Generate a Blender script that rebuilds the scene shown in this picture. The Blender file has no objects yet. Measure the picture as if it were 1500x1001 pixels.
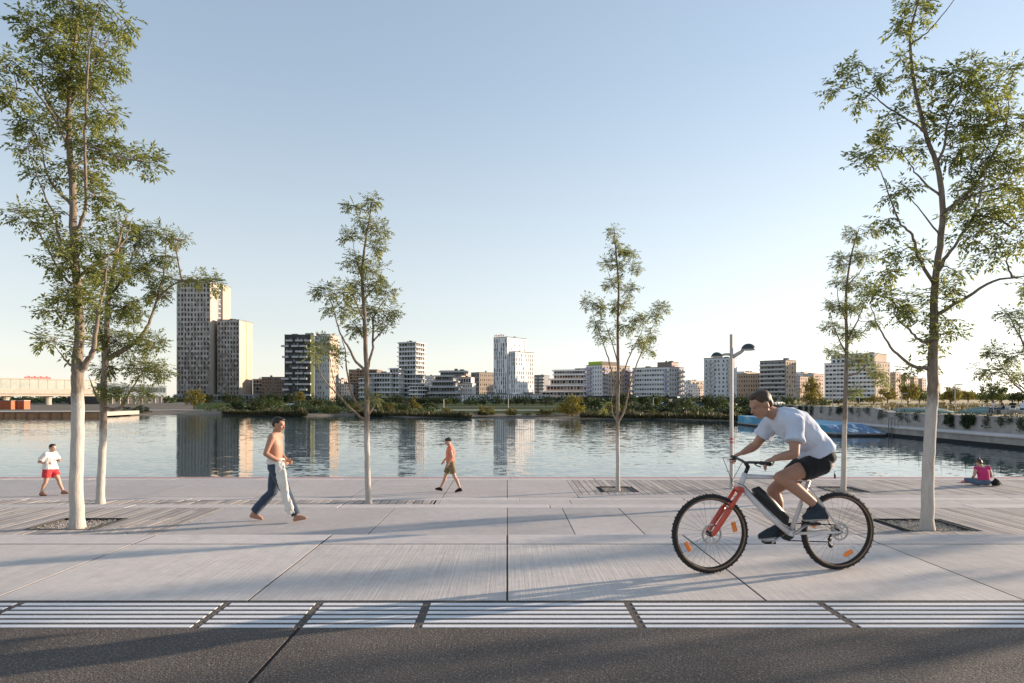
import bpy, bmesh, math, random
from mathutils import Vector, Matrix, Quaternion
from mathutils import noise as mnoise
R = math.radians
S = bpy.context.scene
COL = S.collection
F, CX, HY, CH = 1000.0, 743.0, 582.0, 1.54
def W(px, py, Y): return Vector(((px - CX) / F * Y, Y, CH - (py - HY) / F * Y))
def G(px, py, z): return W(px, py, (CH - z) * F / (py - HY))
V = Vector
# ---------------------------------------------------------------- materials
M = {}
def newmat(name):
    m = bpy.data.materials.new(name); m.use_nodes = True
    nt = m.node_tree; b = nt.nodes['Principled BSDF']
    M[name] = m
    return m, nt, b
def L(nt, a, b): nt.links.new(a, b)
def nd(nt, t, **kw):
    n = nt.nodes.new(t)
    for k, v in kw.items(): setattr(n, k, v)
    return n
def coords(nt, scale=(1, 1, 1), kind='Object'):
    tc = nd(nt, 'ShaderNodeTexCoord'); mp = nd(nt, 'ShaderNodeMapping')
    mp.inputs['Scale'].default_value = scale
    L(nt, tc.outputs[kind], mp.inputs['Vector'])
    return mp.outputs['Vector']
def noise_n(nt, vec, scale, detail=4, rough=.6):
    n = nd(nt, 'ShaderNodeTexNoise'); n.inputs['Scale'].default_value = scale
    n.inputs['Detail'].default_value = detail; n.inputs['Roughness'].default_value = rough
    L(nt, vec, n.inputs['Vector']); return n
def ramp(nt, fac, stops):
    r = nd(nt, 'ShaderNodeValToRGB'); e = r.color_ramp.elements
    while len(e) < len(stops): e.new(.5)
    for i, (p, c) in enumerate(stops):
        e[i].position = p; e[i].color = (*c, 1) if len(c) == 3 else c
    L(nt, fac, r.inputs['Fac']); return r.outputs['Color']
def mix(nt, fac, a, b, mode='MIX'):
    m = nd(nt, 'ShaderNodeMix', data_type='RGBA', blend_type=mode)
    if isinstance(fac, (int, float)): m.inputs['Factor'].default_value = fac
    else: L(nt, fac, m.inputs['Factor'])
    for i, c in ((6, a), (7, b)):
        if isinstance(c, (tuple, list)): m.inputs[i].default_value = (*c[:3], 1)
        else: L(nt, c, m.inputs[i])
    return m.outputs[2]
def sc(c, k): return tuple(min(1, x * k) for x in c)
def bump(nt, b, h, strength=.3, dist=.01):
    n = nd(nt, 'ShaderNodeBump'); n.inputs['Strength'].default_value = strength
    n.inputs['Distance'].default_value = dist
    L(nt, h, n.inputs['Height']); L(nt, n.outputs['Normal'], b.inputs['Normal'])
def mat(name, col, var=.18, scale=4, rough=.75, metal=0, bstr=.15, bdist=.01, spec=.4, stretch=(1, 1, 1)):
    m, nt, b = newmat(name)
    v = coords(nt, stretch); n = noise_n(nt, v, scale, 5)
    c = ramp(nt, n.outputs['Fac'], [(.3, sc(col, 1 - var)), (.7, sc(col, 1 + var))])
    L(nt, c, b.inputs['Base Color'])
    b.inputs['Roughness'].default_value = rough; b.inputs['Metallic'].default_value = metal
    b.inputs['Specular IOR Level'].default_value = spec
    if bstr: bump(nt, b, n.outputs['Fac'], bstr, bdist)
    return m
# ---------------------------------------------------------------- mesh builder
class MB:
    def __init__(s): s.v = []; s.f = []; s.mi = []; s.cur = 0
    def add(s, vs, fs):
        o = len(s.v); s.v.extend([tuple(p) for p in vs])
        for f in fs: s.f.append(tuple(i + o for i in f)); s.mi.append(s.cur)
    def quad(s, a, b, c, d): s.add([a, b, c, d], [(0, 1, 2, 3)])
    def box(s, x0, x1, y0, y1, z0, z1):
        s.add([(x0, y0, z0), (x1, y0, z0), (x1, y1, z0), (x0, y1, z0), (x0, y0, z1), (x1, y0, z1), (x1, y1, z1), (x0, y1, z1)],
              [(3, 2, 1, 0), (4, 5, 6, 7), (0, 1, 5, 4), (1, 2, 6, 5), (2, 3, 7, 6), (3, 0, 4, 7)])
    def slab(s, x0, x1, y0, y1, z0, z1, b=.006):
        # box with a chamfered top edge
        vs = [(x0, y0, z0), (x1, y0, z0), (x1, y1, z0), (x0, y1, z0), (x0, y0, z1 - b), (x1, y0, z1 - b), (x1, y1, z1 - b), (x0, y1, z1 - b),
              (x0 + b, y0 + b, z1), (x1 - b, y0 + b, z1), (x1 - b, y1 - b, z1), (x0 + b, y1 - b, z1)]
        fs = [(3, 2, 1, 0), (8, 9, 10, 11)]
        for i in range(4):
            j = (i + 1) % 4
            fs += [(i, j, j + 4, i + 4), (i + 4, j + 4, j + 8, i + 8)]
        s.add(vs, fs)
    def tube(s, pts, rad, n=8, cap=True):
        pts = [V(p) for p in pts]
        if not isinstance(rad, (list, tuple)): rad = [rad] * len(pts)
        s.loft([(p, r, r) for p, r in zip(pts, rad)], n=n, cap=cap)
    def loft(s, secs, side=None, n=12, cap=True):
        # secs: (point, radius along side, radius across)
        P = [V(q[0]) for q in secs]; m = len(P); vs = []; fs = []
        ref = V(side) if side is not None else None
        for i in range(m):
            t = (P[min(i + 1, m - 1)] - P[max(i - 1, 0)])
            if t.length < 1e-9: t = V((0, 0, 1))
            t.normalize()
            if ref is None:
                ref = V((1, 0, 0)) if abs(t.x) < .8 else V((0, 1, 0))
            a = ref - t * ref.dot(t)
            if a.length < 1e-6: a = t.orthogonal()
            a.normalize(); b = t.cross(a)
            if side is None: ref = a
            for k in range(n):
                w = 2 * math.pi * k / n
                vs.append(P[i] + a * (secs[i][1] * math.cos(w)) + b * (secs[i][2] * math.sin(w)))
        for i in range(m - 1):
            for k in range(n):
                q = (k + 1) % n
                fs.append((i * n + k, i * n + q, (i + 1) * n + q, (i + 1) * n + k))
        if cap:
            fs.append(tuple(range(n - 1, -1, -1))); fs.append(tuple((m - 1) * n + k for k in range(n)))
        s.add(vs, fs)
    def capsule(s, a, b, ra, rb, n=10):
        a, b = V(a), V(b); t = (b - a).normalized() if (b - a).length > 1e-9 else V((0, 0, 1))
        secs = []
        for w in (80, 50, 25): secs.append((a - t * ra * math.sin(R(w)), ra * math.cos(R(w))))
        secs += [(a, ra), (b, rb)]
        for w in (25, 50, 80): secs.append((b + t * rb * math.sin(R(w)), rb * math.cos(R(w))))
        s.loft([(p, r, r) for p, r in secs], n=n)
    def ell(s, c, r, rot=None, n=14, m=10):
        c = V(c); vs = []; fs = []
        for i in range(m + 1):
            a = math.pi * i / m
            for k in range(n):
                w = 2 * math.pi * k / n
                p = V((r[0] * math.sin(a) * math.cos(w), r[1] * math.sin(a) * math.sin(w), r[2] * math.cos(a)))
                if rot is not None: p = rot @ p
                vs.append(c + p)
        for i in range(m):
            for k in range(n):
                q = (k + 1) % n
                fs.append((i * n + k, (i + 1) * n + k, (i + 1) * n + q, i * n + q))
        s.add(vs, fs)
    def torus(s, c, axis, Rr, r, n=48, m=8, r2=None):
        c = V(c); ax = V(axis).normalized(); a = ax.orthogonal().normalized(); b = ax.cross(a); r2 = r2 or r
        vs = []; fs = []
        for i in range(n):
            w = 2 * math.pi * i / n; d = a * math.cos(w) + b * math.sin(w)
            for k in range(m):
                q = 2 * math.pi * k / m
                vs.append(c + d * (Rr + r * math.cos(q)) + ax * (r2 * math.sin(q)))
        for i in range(n):
            for k in range(m):
                j, l = (i + 1) % n, (k + 1) % m
                fs.append((i * m + k, j * m + k, j * m + l, i * m + l))
        s.add(vs, fs)
    def disc(s, c, axis, r, th, n=24):
        c = V(c); ax = V(axis).normalized()
        s.tube([c - ax * th / 2, c + ax * th / 2], r, n)
    def mesh(s, name):
        me = bpy.data.meshes.new(name); me.from_pydata(s.v, [], s.f); me.update(); return me
    def build(s, name, mats, parent=None, loc=None, smooth=False):
        me = s.mesh(name)
        if not isinstance(mats, (list, tuple)): mats = [mats]
        for m in mats: me.materials.append(M[m] if isinstance(m, str) else m)
        if len(mats) > 1: me.polygons.foreach_set('material_index', s.mi)
        if smooth: me.polygons.foreach_set('use_smooth', [True] * len(me.polygons))
        o = bpy.data.objects.new(name, me); COL.objects.link(o)
        if parent is not None: o.parent = parent
        if loc is not None: o.location = loc
        return o
    def fused(s, name, mats, voxel, parent=None, it=4, wrinkle=0, wscale=9.0, seed=0, fac=.5):
        me = s.mesh(name); o = bpy.data.objects.new(name, me); COL.objects.link(o)
        r = o.modifiers.new('r', 'REMESH'); r.mode = 'VOXEL'; r.voxel_size = voxel
        q = o.modifiers.new('s', 'SMOOTH'); q.iterations = it; q.factor = fac
        dg = bpy.context.evaluated_depsgraph_get()
        m2 = bpy.data.meshes.new_from_object(o.evaluated_get(dg))
        o.modifiers.clear(); o.data = m2; bpy.data.meshes.remove(me); m2.name = name
        if wrinkle:
            for v in m2.vertices:
                k = mnoise.noise(V((v.co.x * wscale + seed, v.co.y * wscale, v.co.z * wscale * .6)))
                k += .5 * mnoise.noise(V((v.co.x * wscale * 2.3 + seed, v.co.y * wscale * 2.3, v.co.z * wscale * 1.4)))
                v.co += v.normal * k * wrinkle
        m2.polygons.foreach_set('use_smooth', [True] * len(m2.polygons))
        m2.materials.clear(); m2.materials.append(M[mats])
        if parent is not None: o.parent = parent
        return o
def tag(o, label=None, cat=None, group=None, kind=None):
    if label: o['label'] = label
    if cat: o['category'] = cat
    if group: o['group'] = group
    if kind: o['kind'] = kind
    return o
def empty(name, loc, rz=0, label=None, cat=None, group=None):
    o = bpy.data.objects.new(name, None); COL.objects.link(o); o.location = loc
    o.rotation_euler = (0, 0, rz); o.empty_display_size = .2
    return tag(o, label, cat, group)
def copy_tree(o, parent=None):
    c = o.copy(); COL.objects.link(c)
    if parent is not None: c.parent = parent
    for ch in list(o.children): copy_tree(ch, c)
    return c
# ---------------------------------------------------------------- camera, light, sky
cam = bpy.data.cameras.new('camera'); co = bpy.data.objects.new('camera', cam); COL.objects.link(co)
co.location = (0, 0, CH); co.rotation_euler = (R(90), 0, 0)
cam.sensor_width = 36; cam.lens = 24; cam.clip_end = 6000; cam.clip_start = .05
cam.shift_x = 7 / 1500; cam.shift_y = 81.5 / 1500
S.camera = co
SUN_AZ, SUN_EL = 21, 10     # degrees from +X towards +Y, elevation
sd = V((math.cos(R(SUN_AZ)) * math.cos(R(SUN_EL)), math.sin(R(SUN_AZ)) * math.cos(R(SUN_EL)), math.sin(R(SUN_EL))))
sun = bpy.data.lights.new('sun', 'SUN'); so = bpy.data.objects.new('sun', sun); COL.objects.link(so)
sun.energy = 4.6; sun.angle = R(.5); sun.color = (1, .80, .60)
so.rotation_euler = sd.to_track_quat('Z', 'Y').to_euler()
w = bpy.data.worlds.new('World'); S.world = w; w.use_nodes = True
nt = w.node_tree; bg = nt.nodes['Background']
sky = nd(nt, 'ShaderNodeTexSky', sky_type='NISHITA'); sky.sun_disc = False
sky.sun_elevation = R(SUN_EL); sky.sun_rotation = R(90 - SUN_AZ); sky.altitude = 150
sky.air_density = 1.0; sky.dust_density = .25; sky.ozone_density = 1.6
hs = nd(nt, 'ShaderNodeHueSaturation'); hs.inputs['Saturation'].default_value = .72
tcw = nd(nt, 'ShaderNodeTexCoord'); sxz = nd(nt, 'ShaderNodeSeparateXYZ'); L(nt, tcw.outputs['Generated'], sxz.inputs[0])
mrw = nd(nt, 'ShaderNodeMapRange'); L(nt, sxz.outputs['Z'], mrw.inputs[0])
for i_, v_ in ((1, .0), (2, .42), (3, .36), (4, .84)): mrw.inputs[i_].default_value = v_
L(nt, mrw.outputs[0], hs.inputs['Saturation'])
mv = nd(nt, 'ShaderNodeMapRange'); L(nt, sxz.outputs['Z'], mv.inputs[0])
for i_, v_ in ((1, .0), (2, .45), (3, 1.13), (4, 1.24)): mv.inputs[i_].default_value = v_
L(nt, mv.outputs[0], hs.inputs['Value'])
gm = nd(nt, 'ShaderNodeGamma'); gm.inputs['Gamma'].default_value = .8
gm.inputs['Gamma'].default_value = .69; tn = nd(nt, 'ShaderNodeMix', data_type='RGBA', blend_type='MULTIPLY'); tn.inputs['Factor'].default_value = 1; tn.inputs[7].default_value = (1.0, .985, 1.0, 1)
L(nt, sky.outputs['Color'], gm.inputs['Color']); L(nt, gm.outputs['Color'], tn.inputs[6]); L(nt, tn.outputs[2], hs.inputs['Color']); L(nt, hs.outputs['Color'], bg.inputs['Color'])
bg.inputs['Strength'].default_value = .15
S.view_settings.view_transform = 'Standard'; S.view_settings.look = 'None'
S.view_settings.exposure = 1.08; S.view_settings.gamma = 1
S.cycles.max_bounces = 6; S.cycles.diffuse_bounces = 3; S.cycles.transparent_max_bounces = 6
try: S.cycles.use_denoising = True
except Exception: pass
# ================================================================ GROUND
def m_asphalt():
    m, nt, b = newmat('asphalt'); v = coords(nt)
    n1 = noise_n(nt, v, 1.3, 4); n2 = noise_n(nt, v, 85, 3); n3 = noise_n(nt, v, 42, 3)
    vo = nd(nt, 'ShaderNodeTexVoronoi'); vo.inputs['Scale'].default_value = 62; L(nt, v, vo.inputs['Vector'])
    base = ramp(nt, n1.outputs['Fac'], [(.3, (.088, .074, .066)), (.7, (.132, .112, .101))])
    sp = ramp(nt, n2.outputs['Fac'], [(.38, (.5, .5, .5)), (.6, (1.2, 1.2, 1.2)), (.70, (2.4, 2.25, 2.1))])
    c = mix(nt, 1, base, sp, 'MULTIPLY')
    stone = nd(nt, 'ShaderNodeMath', operation='GREATER_THAN'); stone.inputs[1].default_value = .70
    sepc = nd(nt, 'ShaderNodeSeparateColor'); L(nt, vo.outputs['Color'], sepc.inputs['Color']); L(nt, sepc.outputs['Red'], stone.inputs[0])
    near = nd(nt, 'ShaderNodeMath', operation='LESS_THAN'); near.inputs[1].default_value = .36; L(nt, vo.outputs['Distance'], near.inputs[0])
    mul = nd(nt, 'ShaderNodeMath', operation='MULTIPLY'); L(nt, stone.outputs[0], mul.inputs[0]); L(nt, near.outputs[0], mul.inputs[1])
    c = mix(nt, mul.outputs[0], c, (.22, .185, .155))
    L(nt, c, b.inputs['Base Color']); b.inputs['Roughness'].default_value = .82
    b.inputs['Specular IOR Level'].default_value = .3
    h = mix(nt, .5, n2.outputs['Fac'], n3.outputs['Fac']); bump(nt, b, h, 1.0, .022)
m_asphalt()
def m_concrete(name, col, groove=0, stain=.1, tint=(.98, .95, .93)):
    m, nt, b = newmat(name); v = coords(nt)
    n1 = noise_n(nt, v, .55, 5); n2 = noise_n(nt, v, 6, 6, .7); n3 = noise_n(nt, v, 160, 2)
    c = ramp(nt, n1.outputs['Fac'], [(.25, sc(col, 1 - stain)), (.75, sc(col, 1 + stain))])
    c2 = ramp(nt, n2.outputs['Fac'], [(.25, (.84, .84, .85)), (.6, (1.02, 1.02, 1.02))])
    c = mix(nt, 1, c, c2, 'MULTIPLY')
    c3 = ramp(nt, n3.outputs['Fac'], [(.3, (.86, .86, .86)), (.7, (1.1, 1.1, 1.1))])
    c = mix(nt, .8, c, c3, 'MULTIPLY')
    # each panel its own shade
    gi = nd(nt, 'ShaderNodeNewGeometry')
    pv = ramp(nt, gi.outputs['Random Per Island'], [(0, (.86, .86, .865)), (1, (1.09, 1.08, 1.07))])
    c = mix(nt, 1, c, pv, 'MULTIPLY')
    # small dark spots
    vo = noise_n(nt, v, 26, 2, .4); sp = ramp(nt, vo.outputs['Fac'], [(.24, (.66, .64, .62)), (.30, (1, 1, 1))])
    c = mix(nt, .8, c, sp, 'MULTIPLY')
    bl = noise_n(nt, v, 1.9, 6, .7); bs = ramp(nt, bl.outputs['Fac'], [(.56, (1, 1, 1)), (.72, (.86, .85, .84))]); c = mix(nt, .8, c, bs, 'MULTIPLY')
    h = n3.outputs['Fac']; st = .25
    if groove:
        dv = nd(nt, 'ShaderNodeMapping'); dv.inputs['Scale'].default_value = (52, .9, 1); L(nt, v, dv.inputs['Vector'])
        g1 = noise_n(nt, dv.outputs['Vector'], 1.0, 3, .55)
        dw = nd(nt, 'ShaderNodeMapping'); dw.inputs['Scale'].default_value = (7, .22, 1); L(nt, v, dw.inputs['Vector'])
        g2 = noise_n(nt, dw.outputs['Vector'], 1.0, 3, .6)
        gc = ramp(nt, g1.outputs['Fac'], [(.32, (.80, .80, .80)), (.62, (1.10, 1.10, 1.10))])
        c = mix(nt, .42, c, gc, 'MULTIPLY')
        gc2 = ramp(nt, g2.outputs['Fac'], [(.28, (.80, .79, .79)), (.5, (1, 1, 1)), (.72, (1.12, 1.12, 1.12))])
        c = mix(nt, .16, c, gc2, 'MULTIPLY')
        h = mix(nt, .7, n3.outputs['Fac'], g1.outputs['Fac']); st = .7
    L(nt, c, b.inputs['Base Color']); b.inputs['Roughness'].default_value = .8
    b.inputs['Specular IOR Level'].default_value = .25
    bump(nt, b, h, st, .006)
m_concrete('broom_concrete', (.575, .525, .49), 1, .06)
m_concrete('pale_concrete', (.47, .435, .42), 0, .10)
m_concrete('grey_concrete', (.475, .435, .415), 0, .09)
m_concrete('coping_concrete', (.58, .53, .505), 0, .06)
mat('joint_dark', (.022, .021, .022), .3, 20, .9)
mat('white_paint', (.70, .69, .70), .06, 14, .7, bstr=.1)
mat('red_paint', (.42, .10, .09), .2, 8, .7)
mat('gravel', (.36, .33, .30), .55, 60, .9, bstr=.8, bdist=.02)
mat('quay_concrete', (.33, .30, .275), .22, 1.2, .85, bstr=.2, bdist=.02)
mat('sand', (.19, .165, .135), .2, .6, 1, spec=.05)
mat('far_grass', (.045, .066, .022), .35, .5, 1, spec=.05)
mat('dry_field', (.36, .27, .13), .3, .25, .95)
def m_wood(name, col, axis=1):
    m, nt, b = newmat(name); stv = [28, 28, 28]; stv[axis] = 1.2
    v = coords(nt, tuple(stv)); n = noise_n(nt, v, 1, 5, .65)
    n2 = noise_n(nt, coords(nt), 1.1, 4)
    c = ramp(nt, n.outputs['Fac'], [(.3, sc(col, .72)), (.7, sc(col, 1.18))])
    gi = nd(nt, 'ShaderNodeNewGeometry')
    pv = ramp(nt, gi.outputs['Random Per Island'], [(0, (.70, .70, .72)), (.5, (1, .99, .98)), (1, (1.22, 1.18, 1.14))])
    c = mix(nt, 1, c, pv, 'MULTIPLY')
    c2 = ramp(nt, n2.outputs['Fac'], [(.3, (.86, .86, .88)), (.7, (1.06, 1.05, 1.03))]); c = mix(nt, 1, c, c2, 'MULTIPLY')
    L(nt, c, b.inputs['Base Color']); b.inputs['Roughness'].default_value = .8
    b.inputs['Specular IOR Level'].default_value = .25
    bump(nt, b, n.outputs['Fac'], .4, .006)
m_wood('deck_wood', (.42, .38, .355))
def st(o, label, cat): return tag(o, label, cat, kind='structure')
rnd = random.Random(7)
Z1, Z2, Z2B, Z3, ZW = 0.0, -.5, -.95, -1.4, -1.8
Y1, Y2, YC, YS, Y2E, Y2BE, Y3E = 4.56, 5.175, 7.16, 7.66, 13.0, 16.85, 25.15
# road: panels of asphalt either side of a joint
b = MB()
for x0, x1 in ((-300, -1.405), (-1.375, 300)): b.box(x0, x1, -200, Y1 - .004, -.3, 0)
st(b.build('road', 'asphalt'), 'dark speckled asphalt road surface along the front of the promenade', 'road')
b = MB(); b.box(-300, 300, -200.5, Y2 + .02, -.62, -.008); b.box(-60, 60, Y2 - .05, YS - .03, -.62, -.0025)
st(b.build('joint_bed', 'joint_dark'), 'dark bedding showing in the joints between road and slabs', 'ground')
# tactile strip: ribs of white plastic on asphalt
b = MB(); b.box(-60, 60, Y1, Y2 - .03, -.2, -.0015)
st(b.build('pavement', 'asphalt'), 'asphalt strip lying under the white ribbed lines', 'pavement')
gaps = [-60, -8.2, -6.9, -5.3, -3.63, -2.09, -1.40, -.60, .90, 2.34, 4.1, 5.2, 6.7, 8.2, 60]
b = MB(); pitch = (Y2 - .035 - Y1) / 6
for i in range(6):
    y0 = Y1 + .004 + i * pitch
    for a, c in zip(gaps[:-1], gaps[1:]):
        x = a + .03
        while x < c - .03:      # tiles of the rib, butted with hairline seams
            x2 = min(x + 8.0, c - .03)
            b.slab(x + .001, x2 - .001, y0, y0 + .053, -.01, .0025, .001); x = x2
st(b.build('tactile_paving', 'white_paint'), 'six parallel white tactile guide ribs between road and concrete slabs', 'tactile paving')
# first terrace
b = MB(); W_ = 1.962
for i in range(-22, 22): b.slab(i * W_ + .008, (i + 1) * W_ - .008, Y2, YC - .016, -.2, 0, .001)
st(b.build('promenade', 'broom_concrete'), 'brushed grooved concrete slabs on the top level of the promenade', 'promenade')
b = MB()
for i in range(-22, 22): b.slab(i * W_ + .004, (i + 1) * W_ - .004, YC + .010, YS, -.56, -.001, .008)
st(b.build('upper_step', 'coping_concrete'), 'smooth pale concrete edge of the uppermost terrace step', 'step')
# second terrace
b = MB(); b.box(-60, 60, YS - .02, Y2E - .5, -1.2, Z2 - .05)
b.box(-60, 60, Y2E - .6, Y2BE - .5, -1.5, Z2B - .05); b.box(-60, 60, Y2BE - .6, Y3E - .4, -2.6, Z3 - .05)
b.box(-5.18, 4.06, YS + .02, Y2E - .43, Z2 - .049, Z2 - .003); b.box(-1.66, 44, Y2E + .02, Y2BE - .32, Z2B - .049, Z2B - .003); b.box(-44, 2.07, Y2BE + .02, 24.2, Z3 - .049, Z3 - .003); b.box(2.08, 43, Y2BE + .02, 20.58, Z3 - .049, Z3 - .003)
st(b.build('terrace_bed', 'joint_dark'), 'dark bedding in the joints and pits of the lower terraces', 'ground')
XL2, XR2 = -5.2, 4.08
b = MB()
cols = [XL2, -2.07, 0, 1.01, 2.05, XR2]; rows = [YS, 8.9, 11.66, Y2E - .42]
for i in range(len(cols) - 1):
    big = i == 1 or i == 0
    rr = [YS, Y2E - .42] if big else ([YS, 9.4, Y2E - .42] if i == 2 else rows)
    for j in range(len(rr) - 1):
        b.slab(cols[i] + .007, cols[i + 1] - .007, rr[j] + .006, rr[j + 1] - .006, Z2 - .2, Z2, .002)
st(b.build('promenade', 'pale_concrete'), 'smooth concrete panels in the middle of the second terrace', 'promenade')
b = MB(); x = -58
while x < 58:
    b.slab(x + .004, x + 3.9, Y2E - .41, Y2E, -1.0, Z2 - .001, .008); x += 3.92
st(b.build('middle_step', 'coping_concrete'), 'pale concrete edge of the second terrace step', 'step')
pitA = (-7.45, -6.4, 10.5, 11.5); pitF = (6.15, 7.15, 10.38, 11.45)
pitD = (3.02, 3.98, 21.1, 22.45); pitE = (10.15, 11.15, 21.1, 22.45)
def deck(x0, x1, y0, y1, z, pits, label, wd=.138, gap=.009, seg=2.6):
    b = MB(); x = x0
    while x < x1 - .02:
        xe = min(x + wd, x1); cuts = [(y0, y1)]
        for p in pits:
            if p[0] - .02 < xe and p[1] + .02 > x and p[0] < xe:
                nc = []
                for a, c in cuts:
                    if a < p[2]: nc.append((a, min(c, p[2])))
                    if c > p[3]: nc.append((max(a, p[3]), c))
                cuts = nc
        for a, c in cuts:
            y = a; first = True
            while y < c - .01:
                ye = min(c, y + (seg * rnd.uniform(.3, 1) if first else seg)); first = False
                if c - ye < .3: ye = c
                b.slab(x, xe - gap, y + .002, ye - .002, z - .05, z + rnd.uniform(-.0015, .0015), .003); y = ye
        x = xe
    d = MB(); ys = y0 + .01; zt = z - .014; pp = [p for p in pits if p[0] < x1 and p[1] > x0]; xs = x0 + .01     # dark sheet added close under the boards, so their sides catch less sun
    for p in sorted(pp):
        d.box(xs, p[0], ys, y1 - .01, z - .049, zt); d.box(p[0], p[1], ys, p[2], z - .049, zt); d.box(p[0], p[1], p[3], y1 - .01, z - .049, zt); xs = p[1]
    d.box(xs, x1 - .01, ys, y1 - .01, z - .049, zt); st(d.build('deck_gap_fill', 'joint_dark'), 'dark sheet added under the ' + label[:label.find(' ', 40)], 'decking')
    return st(b.build('wood_deck', 'deck_wood'), label, 'decking')
deck(-45, XL2 - .01, YS + .01, Y2E - .42, Z2, [pitA], 'weathered grey timber decking around the large tree in its gravel pit, west side of the second terrace')
deck(XR2 + .01, 40, YS + .01, Y2E - .42, Z2, [pitF], 'weathered grey timber decking around the large tree behind the cyclist')
# third level: slats to the west, concrete to the east
deck(-45, -1.72, 15.2, Y2BE - .31, Z2B, [], 'narrow strip of timber slats below the second step', .20, .03)
b = MB(); x = -45
while x < 45:
    x2 = x + 3.1
    if x2 < -1.6: b.slab(x + .006, x2 - .006, Y2E + .006, 15.19, Z2B - .2, Z2B, .002)
    else: b.slab(max(x, -1.7) + .006, x2 - .006, Y2E + .006, Y2BE - .31, Z2B - .2, Z2B, .002)
    x = x2
st(b.build('promenade', 'pale_concrete'), 'concrete panels of the third terrace level', 'promenade')
b = MB(); x = -60
while x < 60: b.slab(x + .004, x + 4.0, Y2BE - .30, Y2BE, -1.5, Z2B - .001, .008); x += 4.02
st(b.build('lower_step', 'coping_concrete'), 'pale concrete edge of the third terrace step', 'step')
# fourth level
XD3 = 2.1
b = MB(); cols = [-46, -40, -33.5, -27, -22.4, -18, -14.2, -10.6, -7.4, -4.6, -1.9, 0, XD3]
for i in range(len(cols) - 1):
    rr = [Y2BE, 20.2, 24.25] if i % 3 else [Y2BE, 22.6, 24.25]
    for j in range(len(rr) - 1): b.slab(cols[i] + .012, cols[i + 1] - .012, rr[j] + .01, rr[j + 1] - .01, Z3 - .2, Z3, .002)
x = XD3
while x < 44: b.slab(x + .012, x + 4.2, Y2BE + .01, 20.6, Z3 - .2, Z3, .002); x += 4.212
st(b.build('promenade', 'grey_concrete'), 'grey concrete panels of the lowest terrace by the water', 'promenade')
deck(XD3, 44, 20.62, 24.24, Z3, [pitD, pitE], 'weathered timber decking on the lowest terrace under the slender lakeside trees', .20, .018)
b = MB(); x = -60
while x < 60: b.slab(x + .006, x + 3.0, 24.27, Y3E, -2.6, Z3 - .001, .01); x += 3.006
st(b.build('quay_edge', 'coping_concrete'), 'pale concrete lip along the near water edge', 'kerb')
b = MB(); b.box(-60, 60, 24.78, 24.96, Z3 - .02, Z3 + .004)
st(b.build('red_line', 'red_paint'), 'thin red line painted along the near water edge', 'marking')
# pits: gravel with loose pebbles and thin edge boards
b = MB(); pebb = MB(); brd = MB()
for p, z in ((pitA, Z2), (pitF, Z2), (pitD, Z3), (pitE, Z3)):
    n = 22
    vs = []; fs = []
    for j in range(n + 1):
        for i in range(n + 1):
            xx = p[0] + (p[1] - p[0]) * i / n; yy = p[2] + (p[3] - p[2]) * j / n
            vs.append((xx, yy, z - .04 + .02 * mnoise.noise(V((xx * 5, yy * 5, z))) + rnd.uniform(-.006, .006)))
    for j in range(n):
        for i in range(n): fs.append((j * (n + 1) + i, j * (n + 1) + i + 1, (j + 1) * (n + 1) + i + 1, (j + 1) * (n + 1) + i))
    b.add(vs, fs)
    for k in range(800):
        r = rnd.uniform(.005, .013); xx = rnd.uniform(p[0] + .03, p[1] - .03); yy = rnd.uniform(p[2] + .03, p[3] - .03)
        pebb.ell((xx, yy, z - .032 + rnd.uniform(0, .02)), (r, r * rnd.uniform(.7, 1.2), r * .7), Matrix.Rotation(rnd.uniform(0, 3), 3, 'Z'), 6, 4)
    t = .03
    brd.box(p[0] - .0, p[0] + t, p[2] + .0, p[3], z - .25, z + .006); brd.box(p[1] - t, p[1], p[2], p[3], z - .25, z + .006)
    brd.box(p[0] + t, p[1] - t, p[3] - t, p[3], z - .25, z + .006); brd.box(p[0] + t, p[1] - t, p[2], p[2] + t, z - .25, z + .004)
tag(b.build('gravel', 'gravel'), 'grey gravel filling the square tree pits', 'gravel', kind='stuff')
tag(pebb.build('gravel', 'gravel', smooth=True), 'loose pebbles lying in the square tree pits', 'gravel', kind='stuff')
mat('edge_steel', (.05, .045, .04), .3, 10, .6, .3)
tag(brd.build('tree_pit_edging', 'edge_steel'), 'dark edging boards lining the square tree pits', 'edging', kind='structure')
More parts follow.
